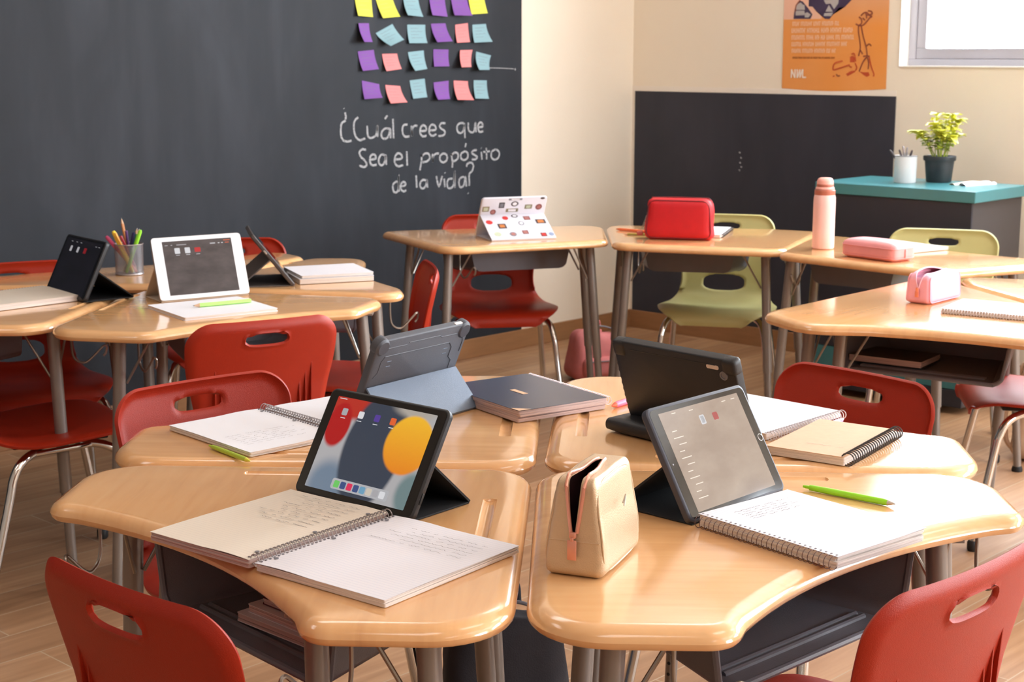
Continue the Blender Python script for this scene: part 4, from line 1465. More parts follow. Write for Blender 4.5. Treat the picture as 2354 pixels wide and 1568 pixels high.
# left cluster, seen edge-on: grey folio
t7 = Tablet('dark grey tablet seen edge-on, propped beside the thick white pads', -0.690, 4.790, 103.0, 0.262, 0.202, 52, thick=0.012, case=mat('taupe_case', (72, 66, 66), 0.5))
t7.front(M['bezel'], screen_mat('off_screen', (10, 10, 12), (16, 16, 18), 0.4), 0.010, 0.016)
t7.flap(0.52, 0.165, mat('taupe_flap', (88, 80, 76), 0.65))
t7.add(MB().box(-0.1318, -0.131, 0.128, 0.142, -0.009, -0.004, 0.0003), 'side_button', M['silver'])

# rear left desk: rugged dark grey case seen from behind
t3 = Tablet('rugged dark grey tablet case seen from behind, propped on a blue-grey flap', -0.236, 2.985, 232.6, 0.272, 0.190, 66, thick=0.016, case=M['rugged'], r=0.020, rim=0.006)
t3.front(M['bezel'], screen_mat('off_screen2', (10, 10, 12), (18, 18, 20), 0.4), 0.012, 0.02)
t3.flap(0.45, 0.112, M['flapb'])
bk = -t3.thick
def back_line(tb, pts, r, name, m, zoff=0.0):
    tb.add(MB().tube([Vector((x, s, bk_ - zoff)) for x, s in pts for bk_ in (-tb.thick,)], r, 6), name, m)
W3, H3 = t3.W, t3.H
for pts in ([(0.105, 0.152), (-0.085, 0.152), (-0.096, 0.140), (-0.096, 0.118), (-0.108, 0.108), (-0.108, 0.084)],
            [(0.105, 0.152), (0.112, 0.142), (0.112, 0.118), (0.122, 0.106)],
            [(0.118, 0.170), (0.05, 0.170)], [(0.045, 0.174), (-0.045, 0.174), (-0.052, 0.170), (-0.10, 0.170)],
            [(-0.118, 0.165), (-0.126, 0.150), (-0.126, 0.125)]):
    back_line(t3, pts, 0.0011, 'moulded_rib', M['rugged'])
for cx in (0.088, -0.078):
    for s in (0.139, 0.128):
        back_line(t3, [(cx - 0.006, s), (cx + 0.006, s)], 0.0008, 'moulded_rib', M['flapb'])
for sx in (1, -1):
    q = MB().lathe([(0, -0.011), (0.014, -0.011), (0.0185, -0.007), (0.0195, 0), (0.0185, 0.009), (0.014, 0.0105), (0, 0.0105)], 20)
    q.bm.transform(Matrix.Translation((sx * (W3 / 2 - 0.016), H3 - 0.016, -0.008)))
    t3.add(q, 'corner_bumper', M['rugged'])
t3.add(MB().box(-0.112, -0.090, H3 - 0.003, H3 + 0.0012, -0.013, -0.006, 0.001), 'slot_light', M['cupw'])
t3.add(MB().box(W3 / 2 - 0.003, W3 / 2 + 0.001, 0.050, 0.066, -0.012, -0.006, 0.001), 'port', M['beige'])
t3.add(MB().lathe([(0, -bk * 0 - 0.0165), (0.006, -0.0165), (0.006, -0.0178), (0.0045, -0.0178), (0, -0.0172)], 16, -W3 / 2 + 0.022, H3 - 0.022), 'camera_lens', M['bezel'])

# rear right desk: thick black case with a foot
t4 = Tablet('thick black rugged tablet case seen from behind on a rounded foot', 0.336, 2.758, 133.5, 0.285, 0.172, 71, z0=0.022, thick=0.020, case=M['caseb'], r=0.022, rim=0.008)
t4.front(M['bezel'], screen_mat('off_screen3', (10, 10, 12), (18, 18, 20), 0.4), 0.014, 0.022)
q = MB(); q.rbox(0.145, 0.046, 0.0145, 0.0135, 8); q.bm.transform(Matrix.Translation((0.018, 0.028, 0.0145)))
q.build('foot', M['caseb'], t4.t)
t4.add(MB().prism(rrect(-0.107, -0.080, 0.150, 0.1575, 0.003, 4), -0.0213, -0.0196), 'slot', mat('slot_beige', (214, 196, 184), 0.5))
t4.add(MB().lathe([(0, -0.0198), (0.0085, -0.0198), (0.0085, -0.0222), (0.006, -0.0222), (0.006, -0.0206), (0, -0.0206)], 20, -0.116, 0.140), 'camera_ring', M['grey'])
for k in range(8):
    t4.add(MB().box(0.1405, 0.1455, 0.022 + 0.0135 * k, 0.030 + 0.0135 * k, -0.017, -0.004, 0.002), 'grip_rib', M['caseb'])
for sx in (1, -1):
    cc = Matrix.Translation((sx * 0.128, 0.156, -0.010))
    q = MB(); q.rbox(0.0165, 0.0165, 0.0125, 0.0085, 6); q.bm.transform(cc)
    t4.add(q, 'corner_bumper', M['caseb'])
t4.add(MB().box(-0.10, 0.10, 0.157, 0.1585, -0.0209, -0.0195, 0.0005), 'moulded_rib', M['caseb'])

# far desk: white folio covered in stickers
t8 = Tablet('white tablet folio covered in small colourful stickers', -0.018, 6.035, 199.0, 0.268, 0.176, 60, case=M['whitecase'], thick=0.008)
t8.front(M['bezelw'], screen_mat('off_screen4', (14, 14, 18), (24, 24, 30), 0.4), 0.012, 0.02)
t8.flap(0.54, 0.20, M['whitecase'])
hin = t8.mx @ Vector((0, t8.H * 0.54, -t8.thick - 0.001))
fa, fb = Vector((hin.y, hin.z)), Vector((0.20, 0.002))
stk = {k: mat('sticker_' + k, c, 0.4, var=0.25, scale=120) for k, c in dict(red=(196, 44, 42), dk=(62, 54, 56), og=(190, 112, 52), gy=(120, 120, 128), ol=(124, 116, 86), br=(120, 64, 62), rs=(164, 104, 98), gn=(180, 188, 162), bl=(136, 148, 176), wt=(226, 225, 230)).items()}
# (column fraction from the left as seen, row fraction down, width, height, colours, round)
STK_TOP = [(0.07, 0.62, 0.028, 0.024, 'ol', 'gn', 0), (0.19, 0.80, 0.024, 0.024, 'br', 'rs', 1), (0.31, 0.42, 0.023, 0.026, 'dk', 'gy', 0), (0.51, 0.10, 0.055, 0.008, 'gy', 'wt', 0), (0.51, 0.36, 0.03, 0.024, 'dk', 'wt', 1),
           (0.485, 0.73, 0.05, 0.016, 'ol', 'wt', 0), (0.735, 0.55, 0.03, 0.02, 'ol', 'gn', 0), (0.90, 0.58, 0.027, 0.027, 'br', 'rs', 1), (0.935, 0.08, 0.018, 0.010, 'dk', 'dk', 1)]
STK_LOW = [(0.085, 0.30, 0.027, 0.027, 'red', 'red', 1), (0.36, 0.15, 0.024, 0.024, 'red', 'red', 1), (0.52, 0.08, 0.027, 0.020, 'dk', 'wt', 1), (0.255, 0.47, 0.033, 0.031, 'dk', 'og', 0), (0.57, 0.38, 0.023, 0.027, 'gy', 'wt', 1),
           (0.695, 0.18, 0.026, 0.024, 'br', 'rs', 0), (0.885, 0.33, 0.04, 0.028, 'dk', 'og', 0), (0.13, 0.78, 0.028, 0.028, 'gn', 'gn', 1), (0.365, 0.80, 0.028, 0.028, 'gy', 'rs', 1), (0.565, 0.74, 0.024, 0.024, 'br', 'rs', 0),
           (0.83, 0.86, 0.024, 0.024, 'br', 'red', 0), (0.95, 0.85, 0.021, 0.023, 'bl', 'bl', 1)]
def sticker(mx, x, s, w, h, c1, c2, rnd, parent):
    for kk, (sc, cc, dz) in enumerate(((1.0, c1, 0.0004), (0.62, c2, 0.0008))):
        if kk == 1 and c1 == c2: continue
        ww, hh = w * sc, h * sc
        pts = [(x + ww / 2 * math.cos(k * PI / 12), s + hh / 2 * math.sin(k * PI / 12)) for k in range(24)] if rnd else rrect(x - ww / 2, x + ww / 2, s - hh / 2, s + hh / 2, 0.0015, 3)
        q = MB().prism(pts, 0, dz)
        q.bm.transform(mx)
        o = q.build('sticker' if kk == 0 else 'sticker_print', stk[cc], parent, smooth=False)
        parent_ = o
        if kk == 0: parent = o
W8 = t8.W
mback = t8.mx @ Matrix.Translation((0, 0, -t8.thick)) @ Matrix.Rotation(PI, 4, 'Y')
for c, r, w, h, a, b, rd in STK_TOP:
    sticker(mback, -(0.5 - c) * W8 * 0.97, t8.H - r * t8.H * 0.46, w, h, a, b, rd, t8.case)
# plane of the lower flap
ft = [o for o in t8.t.children if o.name.startswith('stand_flap')][0]
A8, B8 = Vector((0, hin.y, hin.z)), Vector((0, 0.20, 0.002))
d8 = (A8 - B8); L8 = d8.length; d8.normalize()
n8 = Vector((0, d8.z, -d8.y))
n8 = n8 if n8.y > 0 else -n8
X8 = d8.cross(n8)
base8 = B8 + n8 * 0.0036
mf = Matrix(((X8.x, d8.x, n8.x, base8.x), (X8.y, d8.y, n8.y, base8.y), (X8.z, d8.z, n8.z, base8.z), (0, 0, 0, 1)))
for c, r, w, h, a, b, rd in STK_LOW:
    sticker(mf, (c - 0.5) * W8 * 0.97, L8 * (1 - r), w, h, a, b, rd, ft)

# ================================================================ notebooks
DZ = DESK_Z + 0.0003


def scribble(q, x0, y0, x1, z, rnd, amp=0.0016, step=0.0026, w=0.00075, along='x'):
    x = x0
    pts = []
    while x < x1:
        if rnd.random() < 0.13 and len(pts) > 3:
            q.ribbon(pts, w); pts = []; x += step * 2.2
        y = y0 + amp * math.sin(x * 1900 + rnd.random() * 2.5) * rnd.uniform(0.3, 1.0)
        pts.append((x, y, z) if along == 'x' else (y, x, z))
        x += step * rnd.uniform(0.5, 1.1)
    if len(pts) > 1: q.ribbon(pts, w)


def coil_row(L_, r, cz, pitch, cy=0.0, wire=0.0007, arc=(0, 2 * PI), off=0.006):
    q = MB()
    n = int((L_ - 2 * off) / pitch)
    for k in range(n + 1):
        x = off + k * (L_ - 2 * off) / n
        pts = []
        for i in range(15):
            a = arc[0] + (arc[1] - arc[0]) * i / 14
            pts.append((x + pitch * 0.25 * i / 14, cy + r * math.cos(a), cz + r * math.sin(a)))
        q.tube(pts, wire, 6, cap=False)
    return q


def page_block(x0, x1, y0, y1, z0, z1, rnd, layers=5, slop=0.002, open_=None, warp=None):
    """Stack of a few slightly shifted wads of paper."""
    q = MB()
    h = (z1 - z0) / layers
    for k in range(layers):
        dx, dy = rnd.uniform(-slop, slop), rnd.uniform(-slop, slop)
        if k == layers - 1: dx = dy = 0
        pts = rrect(x0 + dx * 0.3, x1 + dx, y0 + dy * 0.3, y1 + dy, 0.003, 3)
        q.prism(pts, z0 + h * k, z0 + h * (k + 1) - 0.0002)
    return q


def sheet(x0, x1, y0, y1, z, t=0.0004, r=0.004, lift=None, n=10):
    q = MB()
    if not lift:
        return q.prism(rrect(x0, x1, y0, y1, r, 4), z, z + t)
    rows = []
    for i in range(n + 1):
        y = y0 + (y1 - y0) * i / n
        rows.append([(x0 + (x1 - x0) * j / n, y, z + lift((j / n), (i / n))) for j in range(n + 1)])
    q.grid(rows)
    bmesh.ops.recalc_face_normals(q.bm, faces=q.bm.faces)
    bmesh.ops.solidify(q.bm, geom=list(q.bm.faces), thickness=t)
    return q


def notebook(label, x, y, heading, L_, Wd, T_, sgn=1, name='notebook', top=None, edge=None, binding=None, coil=(0.005, 0.0085), cover=None, z=0.0, rnd=1, lines=0, layers=4, slop=0.0018, ink='ink',
             group='notebooks and pads on the desks', lift=None, text=(0.15, 0.85, 0.12), along='x', coilz=None):
    """Pad lying flat: binding edge along local x from 0 to L_, leaves towards sgn*y."""
    rr_ = random.Random(rnd)
    t = thing(name, label, 'notebook', x, y, DZ + z, heading, group)
    y0, y1 = (0.004, Wd) if sgn > 0 else (-Wd, -0.004)
    if cover:
        MB().prism(rrect(0.0, L_, y0, y1, 0.005, 4), 0, 0.0012).build('back_cover', M[cover], t, angle=60)
    page_block(0.002, L_ - 0.002, y0 + 0.001, y1 - 0.002 if sgn > 0 else y1, 0.0012, T_, rr_, layers, slop).build('page_stack', M[edge or 'edge'], t, angle=60)
    tp = sheet(0.001, L_ - 0.001, y0, y1, T_, 0.0006, lift=lift).build('cover' if top in ('kraft', 'navy', 'cover_dark') else 'top_page', M[top or 'paper'], t, angle=60)
    if binding:
        coil_row(L_, coil[0], coilz if coilz is not None else max(coil[0] * 0.95, T_ * 0.5), coil[1], 0.0, coil[2] if len(coil) > 2 else 0.0007).build('spiral_binding', M[binding], t)
    if binding and top not in ('kraft', 'navy'):
        h = MB()
        n = int((L_ - 0.012) / coil[1])
        for k in range(n + 1):
            x_ = 0.006 + k * (L_ - 0.012) / n
            ya, yb_ = (0.0075, 0.0105) if sgn > 0 else (-0.0105, -0.0075)
            h.prism(rrect(x_ - 0.0014, x_ + 0.0014, ya, yb_, 0.0006, 2), T_ + 0.0006, T_ + 0.0011)
        h.build('punched_holes', M['ink'], tp, smooth=False)
    if lines:
        q = MB()
        zt = T_ + 0.0009
        for k in range(lines):
            f0, f1, st = text
            if along == 'x':
                yy = (y1 - 0.028 - k * 0.0078) if sgn > 0 else (y1 - 0.028 - k * 0.0078)
                scribble(q, L_ * f0, yy, L_ * (f1 - 0.3 * ((k * 5) % 3) / 3), zt, rr_)
            else:
                xx = st * L_ + k * 0.0078
                scribble(q, min(y0, y1) + Wd * f0, xx, min(y0, y1) + Wd * (f1 - 0.25 * ((k * 5) % 3) / 3), zt, rr_, along='y')
        q.build('handwriting', M[ink], tp, smooth=False, fix=False)
    return t


# open two-page notebook, front left
def open_notebook(label, x, y, heading, L_, WL, WR, TL, TR, rnd, pages=('cream', 'paper'), nl=(9, 6), far=True):
    rr_ = random.Random(rnd)
    t = thing('open_notebook', label, 'notebook', x, y, DZ, heading, 'notebooks and pads on the desks')
    for side, (Wd, T_, pg, n) in enumerate(((WL, TL, pages[0], nl[0]), (WR, TR, pages[1], nl[1]))):
        hq = MB()
        for k in range(34):
            x_ = 0.007 + k * (L_ - 0.014) / 33
            yy_ = 0.0125 if side == 0 else -0.0125
            hq.prism(rrect(x_ - 0.0014, x_ + 0.0014, yy_ - 0.0016, yy_ + 0.0016, 0.0006, 2), T_ + 0.0012, T_ + 0.0025)
        hq.build('spiral_holes', M['ink'], t, smooth=False)
        s = 1 if side == 0 else -1
        y0, y1 = (0.006, Wd) if s > 0 else (-Wd, -0.006)
        page_block(0.0, L_, y0, y1, 0.0008, T_, rr_, 6, 0.0028).build('page_stack', M['pinkedge' if side == 0 else 'edge'], t, angle=60)
        def lf(u, v, T_=T_, s=s):
            d = (1 - v) if s > 0 else v          # 1 at the spine
            d = v if s > 0 else 1 - v            # 0 at the spine, 1 at the outer edge
            return 0.0016 * math.sin(PI * min(1, d * 2.2)) * (1 if d < 0.46 else 0.4) + 0.0004 + 0.0006 * math.sin(u * 5)
        tp = sheet(-0.0006, L_ + 0.0006, y0 - 0.0006, y1 + 0.0006, T_ + 0.0002, 0.0004, lift=lf, n=14).build('top_page', M[pg], t, angle=60)
        q = MB()
        zt = T_ + 0.0031
        for k in range(n):
            xx = L_ - 0.020 - k * 0.0142 * (1.0 if side == 0 else 0.85) - (0.02 if side else 0)
            a = (min(y0, y1) + Wd * (0.10 if s < 0 else 0.12))
            b = max(y0, y1) - Wd * (0.18 + 0.16 * ((k * 7 + side) % 3) / 2)
            # lines run away from the outer margin, reading across the page
            if s > 0:
                scribble(q, a + Wd * 0.05, xx, b, zt, rr_, amp=0.0022, step=0.0032, w=0.0009, along='y')
            else:
                scribble(q, a, xx, b, zt, rr_, amp=0.0022, step=0.0032, w=0.0008, along='y')
        q.build('handwriting', M['ink'], tp, smooth=False, fix=False)
        h = MB()
        for f in (0.1, 0.5, 0.9):
            cy = s * 0.019
            h.prism([(L_ * f + 0.0034 * math.cos(k * PI / 8), cy + 0.0034 * math.sin(k * PI / 8)) for k in range(16)], T_ + 0.0022, T_ + 0.0029)
        h.build('punched_holes', M['grey'], tp, smooth=False)
    coil_row(L_, 0.0085, 0.0125, 0.0078, 0.0, 0.0009).build('spiral_binding', M['coil'], t)
    return t


open_notebook('large open spiral notebook with handwriting on both pages, front left', -0.358, 2.032, 52.3, 0.283, 0.214, 0.246, 0.013, 0.011, 5)
open_notebook('open white spiral notebook on the desk with the rugged grey tablet', -0.493, 2.972, -47.0, 0.272, 0.205, 0.208, 0.009, 0.010, 8, ('blank', 'blank'), (0, 7))

notebook('white spiral pad with brown coil, leaves slightly open, before the slate-cased tablet', 0.276, 2.228, -50.5, 0.264, 0.206, 0.020, 1, binding='coild', coil=(0.0098, 0.0092, 0.00055), coilz=0.0108, rnd=3, lines=6,
         text=(0.22, 0.85, 0.12), along='y', layers=5, slop=0.004, lift=lambda u, v: 0.0005 + 0.004 * max(0, v - 0.55) ** 1.5 * (0.6 + 0.6 * u), top='papery')
notebook('navy blue covered spiral notebook bundle lying across two desks', 0.035, 3.244, -55.8, 0.284, 0.219, 0.024, -1, top='navy', edge='pinkedge', binding='coilw', coil=(0.0085, 0.0088, 0.0009), coilz=0.017, layers=6, slop=0.004, rnd=4)
nb = [o for o in C.objects if o.name.startswith('notebook') and 'navy' in o.get('label', '')][0]
q = MB().box(0.118, 0.166, -0.128, -0.116, 0.0247, 0.0252)
q.build('title_label', M['kraft'], nb, smooth=False)
q = MB().poly([(0.284, -0.219, 0.0254), (0.284, -0.190, 0.0254), (0.255, -0.219, 0.0254)])
q.build('folded_corner', M['kraft'], nb, smooth=False, fix=False)
notebook('white spiral notebook with white coil under the red chair back, beside the kraft notebook', 0.468, 2.748, 46.2, 0.258, 0.228, 0.013, 1, top='blank', binding='coilw', coil=(0.0085, 0.0085, 0.0010), rnd=6, layers=3)
notebook('small brown kraft notebook with black coil', 0.574, 2.569, 56.0, 0.246, 0.152, 0.016, 1, top='kraft', binding='coilb', coil=(0.0115, 0.0098, 0.0013), coilz=0.0118, rnd=7, layers=3, lines=0)
kn = [o for o in C.objects if o.get('label', '').startswith('small brown kraft')][0]
q = MB()
scribble(q, 0.03, 0.060, 0.10, 0.0172, random.Random(2), amp=0.003, step=0.004, w=0.0009, along='y')
q.build('pencil_scrawl', M['ink'], kn, smooth=False, fix=False)
notebook('white notebook under the lime pencil, before the white tablet', -0.868, 4.040, 35.0, 0.276, 0.262, 0.008, 1, top='blank', rnd=8, layers=2, cover='blank')
notebook('cream spiral notebook at the left edge of the picture, before the black tablet', -1.600, 4.360, 46.7, 0.285, 0.248, 0.017, -1, top='cream', binding='coilb', coil=(0.005, 0.009, 0.0006), rnd=9, layers=3)
pw = notebook('thick white pad under the edge-on tablet, lower of two', -0.652, 4.690, 21.0, 0.240, 0.235, 0.016, 1, top='blank', rnd=10, layers=3, name='writing_pad')
notebook('thinner white ruled pad lying on the thick white pad', -0.646, 4.698, 22.5, 0.234, 0.226, 0.009, 1, top='paper', rnd=11, layers=2, name='writing_pad', z=0.0168)
notebook('white notebook with dark spine partly hidden behind the crimson pouch', 0.805, 5.905, 74.0, 0.290, 0.215, 0.012, 1, top='blank', rnd=12, layers=2, binding='coilb', coil=(0.0062, 0.012, 0.0008))
notebook('white spiral notebook beside the flat pink case', 1.582, 5.554, 124.0, 0.245, 0.214, 0.010, 1, top='blank', rnd=13, layers=2, binding='coilw', coil=(0.005, 0.0085, 0.0008))
notebook('white spiral notebook beside the open pink pouch', 1.169, 4.167, -33.5, 0.290, 0.205, 0.013, 1, top='blank', rnd=14, layers=3, binding='coilw', coil=(0.0062, 0.0078, 0.0008))

# things inside the book boxes
M['cover_dark'] = mat('dark_grey_cover', (62, 58, 56), 0.45)
M['maroon'] = mat('maroon_cover', (96, 28, 34), 0.5)
BOXZ = DESK_Z - 0.030 - 0.135 + 0.0115


def in_box(label, x, y, heading, L_, Wd, T_, z, top, edge, rnd):
    return notebook(label, x, y, heading, L_, Wd, T_, 1, top=top, edge=edge, rnd=rnd, layers=3, z=z - DZ, slop=0.003, group='notebooks stored in the book boxes', cover=top)


in_box('dark-covered notebook inside the open book box at the right', 0.945, 4.27, -35.5, 0.215, 0.155, 0.018, BOXZ + 0.002, 'cover_dark', 'pinkedge', 21)
bx, by, bh = -0.515, 2.235, -42
in_box('worn white notebook at the bottom of the pile in the front left book box', -0.425, 2.243, -43.0, 0.245, 0.135, 0.013, BOXZ, 'blank', 'pinkedge', 22)
in_box('second worn white notebook of the pile in the front left book box', -0.408, 2.243, -44.5, 0.240, 0.130, 0.012, BOXZ + 0.0142, 'blank', 'pinkedge', 23)
in_box('maroon notebook of the pile in the front left book box', -0.385, 2.240, -44.0, 0.225, 0.130, 0.010, BOXZ + 0.0276, 'maroon', 'pinkedge', 24)
in_box('brown kraft notebook topmost in the front left book box', -0.368, 2.233, -43.5, 0.215, 0.125, 0.008, BOXZ + 0.0389, 'kraft', 'pinkedge', 25)

# ================================================================ pens and pencils
def pen(label, x, y, heading, L_, m, kind='pen', z=0.0, r=0.0046, clip=True, tipm=None, cat='pen', group='pens and pencils lying on the desks', roll=0.0):
    """Lying along local x, tip at x = L_."""
    t = thing('pencil' if kind == 'pencil' else ('marker' if kind == 'marker' else 'pen'), label, 'pencil' if kind == 'pencil' else cat, x, y, DZ + z, heading, group)
    return pen_parts(t, L_, m, kind, r, clip, tipm, Matrix.Translation((0, 0, r)) @ Matrix.Rotation(PI / 2, 4, 'Y'))


def pen_parts(t, L_, m, kind, r, clip, tipm, mx):
    def add(q, name, mm):
        q.bm.transform(mx)
        return q.build(name, mm, t)
    tipm = tipm or M['silver']
    if kind == 'pencil':
        add(MB().lathe([(0, 0), (r * 0.95, 0.0), (r, 0.001), (r, L_ - 0.02)], 6), 'barrel', m)
        add(MB().lathe([(r, L_ - 0.02), (r * 0.3, L_ - 0.005)], 12), 'sharpened_wood', M['kraft'])
        add(MB().lathe([(r * 0.3, L_ - 0.005), (0, L_)], 12), 'point', tipm)
    elif kind == 'marker':
        add(MB().lathe([(0, 0), (r * 0.8, 0.0), (r * 0.9, 0.003), (r, 0.012), (r, L_ * 0.6)], 16), 'barrel', m)
        add(MB().lathe([(r, L_ * 0.6), (r * 1.12, L_ * 0.605), (r * 1.1, L_ - 0.006), (r * 0.7, L_), (0, L_)], 16), 'cap', tipm)
    else:
        add(MB().lathe([(0, 0.004), (r * 0.5, 0.004), (r * 0.5, 0.012), (r * 0.86, 0.012), (r * 0.9, 0.02), (r, 0.05), (r, L_ - 0.022), (r * 0.86, L_ - 0.014)], 18), 'barrel', m)
        add(MB().lathe([(r * 0.86, L_ - 0.014), (r * 0.25, L_ - 0.002), (0, L_)], 14), 'tip', tipm)
        add(MB().lathe([(0, 0), (r * 0.42, 0.0), (r * 0.42, 0.005)], 12), 'push_button', m)
        if clip:
            q = MB(); q.box(-0.0016, 0.0016, r + 0.0012, r + 0.0024, 0.014, 0.055, 0.0005); q.box(-0.0016, 0.0016, r - 0.001, r + 0.0024, 0.013, 0.017, 0.0004)
            add(q, 'clip', m)
    return t


pen('lime green ballpoint pen lying on the desk beside the slate-cased tablet', 0.475, 2.431, -38.8, 0.162, M['lime'], r=0.0054)
pen('yellow-green ballpoint pen lying against the open white notebook', -0.545, 2.700, -49.7, 0.142, M['limed'], r=0.0045, tipm=M['yellow'])
pen('pink highlighter lying beside the black rugged tablet case', 0.262, 3.092, 233.0, 0.105, mat('pink_pen', (246, 112, 150), 0.35), 'pen', r=0.0064, clip=False, tipm=mat('coral_cap', (250, 110, 78), 0.4))
pen('lilac pen lying in the gap between the white and kraft notebooks', 0.640, 2.905, 231.0, 0.185, mat('lilac_pen', (196, 160, 214), 0.3), r=0.0045, tipm=mat('peach_tip', (240, 190, 150), 0.4))
pen('light green pencil lying on the notebook before the white tablet', -0.735, 4.293, 212.3, 0.172, mat('light_green', (176, 232, 118), 0.45), 'pencil', z=0.0092, r=0.0056, tipm=mat('lead', (110, 104, 100), 0.4))
pen('orange pencil lying behind the thick white pads', -0.690, 4.975, 22.0, 0.150, mat('orange_pencil', (246, 150, 70), 0.45), 'pencil', z=0.0, r=0.005)
pen('orange pen lying left of the crimson pouch', 0.545, 6.075, 141.0, 0.165, mat('orange_pen', (232, 122, 78), 0.4), r=0.0055, tipm=mat('rust_tip', (206, 100, 60), 0.4))
pen('olive pencil stub lying under the crimson pouch beside the orange pen', 0.545, 5.995, 172.0, 0.115, mat('olive_pencil', (150, 140, 60), 0.5), 'pencil', r=0.004)


# ================================================================ wire cup with pencils
CUPX, CUPY = -1.230, 4.925
cup = thing('pencil_cup', 'round silver wire-mesh cup full of coloured pencils on the left cluster', 'pencil cup', CUPX, CUPY, DZ)
MB().lathe([(0.0435, 0.004), (0.0455, 0.098)], 48).build('mesh_wall', M['mesh'], cup)
MB().lathe([(0, 0), (0.0435, 0), (0.0455, 0.003), (0.0445, 0.006), (0.0425, 0.006), (0, 0.003)], 40).build('base', M['coil'], cup)
MB().tube([(0.0458 * math.cos(k * PI / 20), 0.0458 * math.sin(k * PI / 20), 0.0985) for k in range(40)], 0.0016, 8, closed=True).build('rim', M['coil'], cup)


def stick(label, x, y, z, ax, ay, tx, ty, L_, m, kind, r, tipm=None, down=True, group='pencils and pens in the wire cup'):
    """Upright in a cup: foot at (ax, ay), leaning to (tx, ty) at length L_ (metres, cup frame turned like the plan); tip up unless down."""
    t = thing('pencil' if kind == 'pencil' else ('marker' if kind == 'marker' else 'pen'), label, 'pencil' if kind == 'pencil' else 'pen', x, y, z, 0, group)
    a = Vector((ax, ay, 0.0)); h = math.sqrt(max(1e-6, L_ ** 2 - (tx - ax) ** 2 - (ty - ay) ** 2))
    d = Vector((tx - ax, ty - ay, h)).normalized()
    if down:
        mx = Matrix.Translation(a + d * L_) @ (-d).to_track_quat('Z', 'Y').to_matrix().to_4x4()
    else:
        mx = Matrix.Translation(a) @ d.to_track_quat('Z', 'Y').to_matrix().to_4x4()
    return pen_parts(t, L_, m, kind, r, False, tipm, mx)


Z1 = DZ + 0.008
CM = {k: mat('cup_' + k, c, 0.4) for k, c in dict(salmon=(238, 120, 96), magenta=(206, 70, 120), yellow=(240, 206, 60), amber=(240, 168, 60), tan=(206, 140, 90), crimson=(170, 40, 60), violet=(96, 60, 120), navy=(36, 40, 84),
                                                green=(70, 150, 70), lime=(150, 224, 50), white=(226, 220, 214)).items()}
STK = [('salmon-orange felt pen with magenta end leaning left in the wire cup', 0.026, -0.012, -0.070, 0.0, 0.150, 'salmon', 'marker', 0.0055, 'magenta', False),
       ('yellow felt pen leaning left in the wire cup', 0.016, -0.022, -0.044, -0.012, 0.146, 'yellow', 'marker', 0.0062, 'yellow', False),
       ('amber pencil in front of the yellow pen in the wire cup', 0.018, -0.006, -0.034, -0.026, 0.140, 'amber', 'pencil', 0.0048, None, True),
       ('tall tan pencil with pale end, highest in the wire cup', 0.006, 0.010, -0.022, 0.010, 0.176, 'tan', 'pencil', 0.0048, None, False),
       ('crimson pencil leaning left in the wire cup', 0.024, 0.004, -0.018, -0.022, 0.128, 'crimson', 'pencil', 0.0045, None, True),
       ('dark violet pencil in the middle of the wire cup', 0.000, 0.020, -0.004, -0.004, 0.135, 'violet', 'pencil', 0.0048, None, True),
       ('navy pen leaning right in the wire cup', -0.012, 0.006, 0.024, -0.018, 0.136, 'navy', 'marker', 0.0055, 'navy', False),
       ('dark green pencil with wooden point in the wire cup', -0.010, -0.006, 0.034, -0.012, 0.150, 'green', 'pencil', 0.0045, None, False),
       ('lime green pen furthest right in the wire cup', -0.004, -0.024, 0.046, -0.020, 0.146, 'lime', 'marker', 0.0055, 'lime', False),
       ('second wooden-pointed pencil beside the dark green one in the wire cup', -0.020, 0.004, 0.036, 0.006, 0.150, 'white', 'pencil', 0.0042, None, False)]
for lab, ax, ay, tx, ty, L_, m, kind, r, tm, dn in STK:
    stick(lab, CUPX, CUPY, Z1, ax, ay, tx, ty, L_, CM[m], kind, r, CM.get(tm), dn)

# ================================================================ pouches
def seam(parent, pts, r, m, name='piping', closed=False):
    return MB().tube([Vector(p) for p in pts], r, 8, closed=closed).build(name, m, parent)


# gold pouch, unzipped
gp = thing('pencil_pouch', 'gold leatherette pouch standing with its zip half open', 'pencil pouch', 0.114, 2.078, DZ, 68 - 90, 'pencil pouches')
GH, GW, GL = 0.136, 0.043, 0.084


def gold_fn(p):
    z = p.z + GH / 2
    t = max(0.0, z / GH)
    w = 1.0 - 0.34 * t ** 1.4 + 0.06 * math.sin(PI * min(1, t * 1.6))
    x = p.x * w
    y = p.y * (1.0 - 0.10 * t)
    # unzipped gap: opens from mid height of the front, over the top, closing toward the back
    if t > 0.42:
        fy = (p.y + GL) / (2 * GL)                       # 0 front, 1 back
        k = max(0, (t - 0.42) / 0.58) ** 0.8
        gap = 0.0085 * k * max(0.0, 1.0 - fy * 1.05) ** 0.6
        s = 1 if x >= 0 else -1
        if abs(x) < 0.026:
            x = x + s * gap * (1 - abs(x) / 0.026)
    z += 0.004 * math.sin(p.y * 60) * max(0, t - 0.85)
    return Vector((x, y, z))


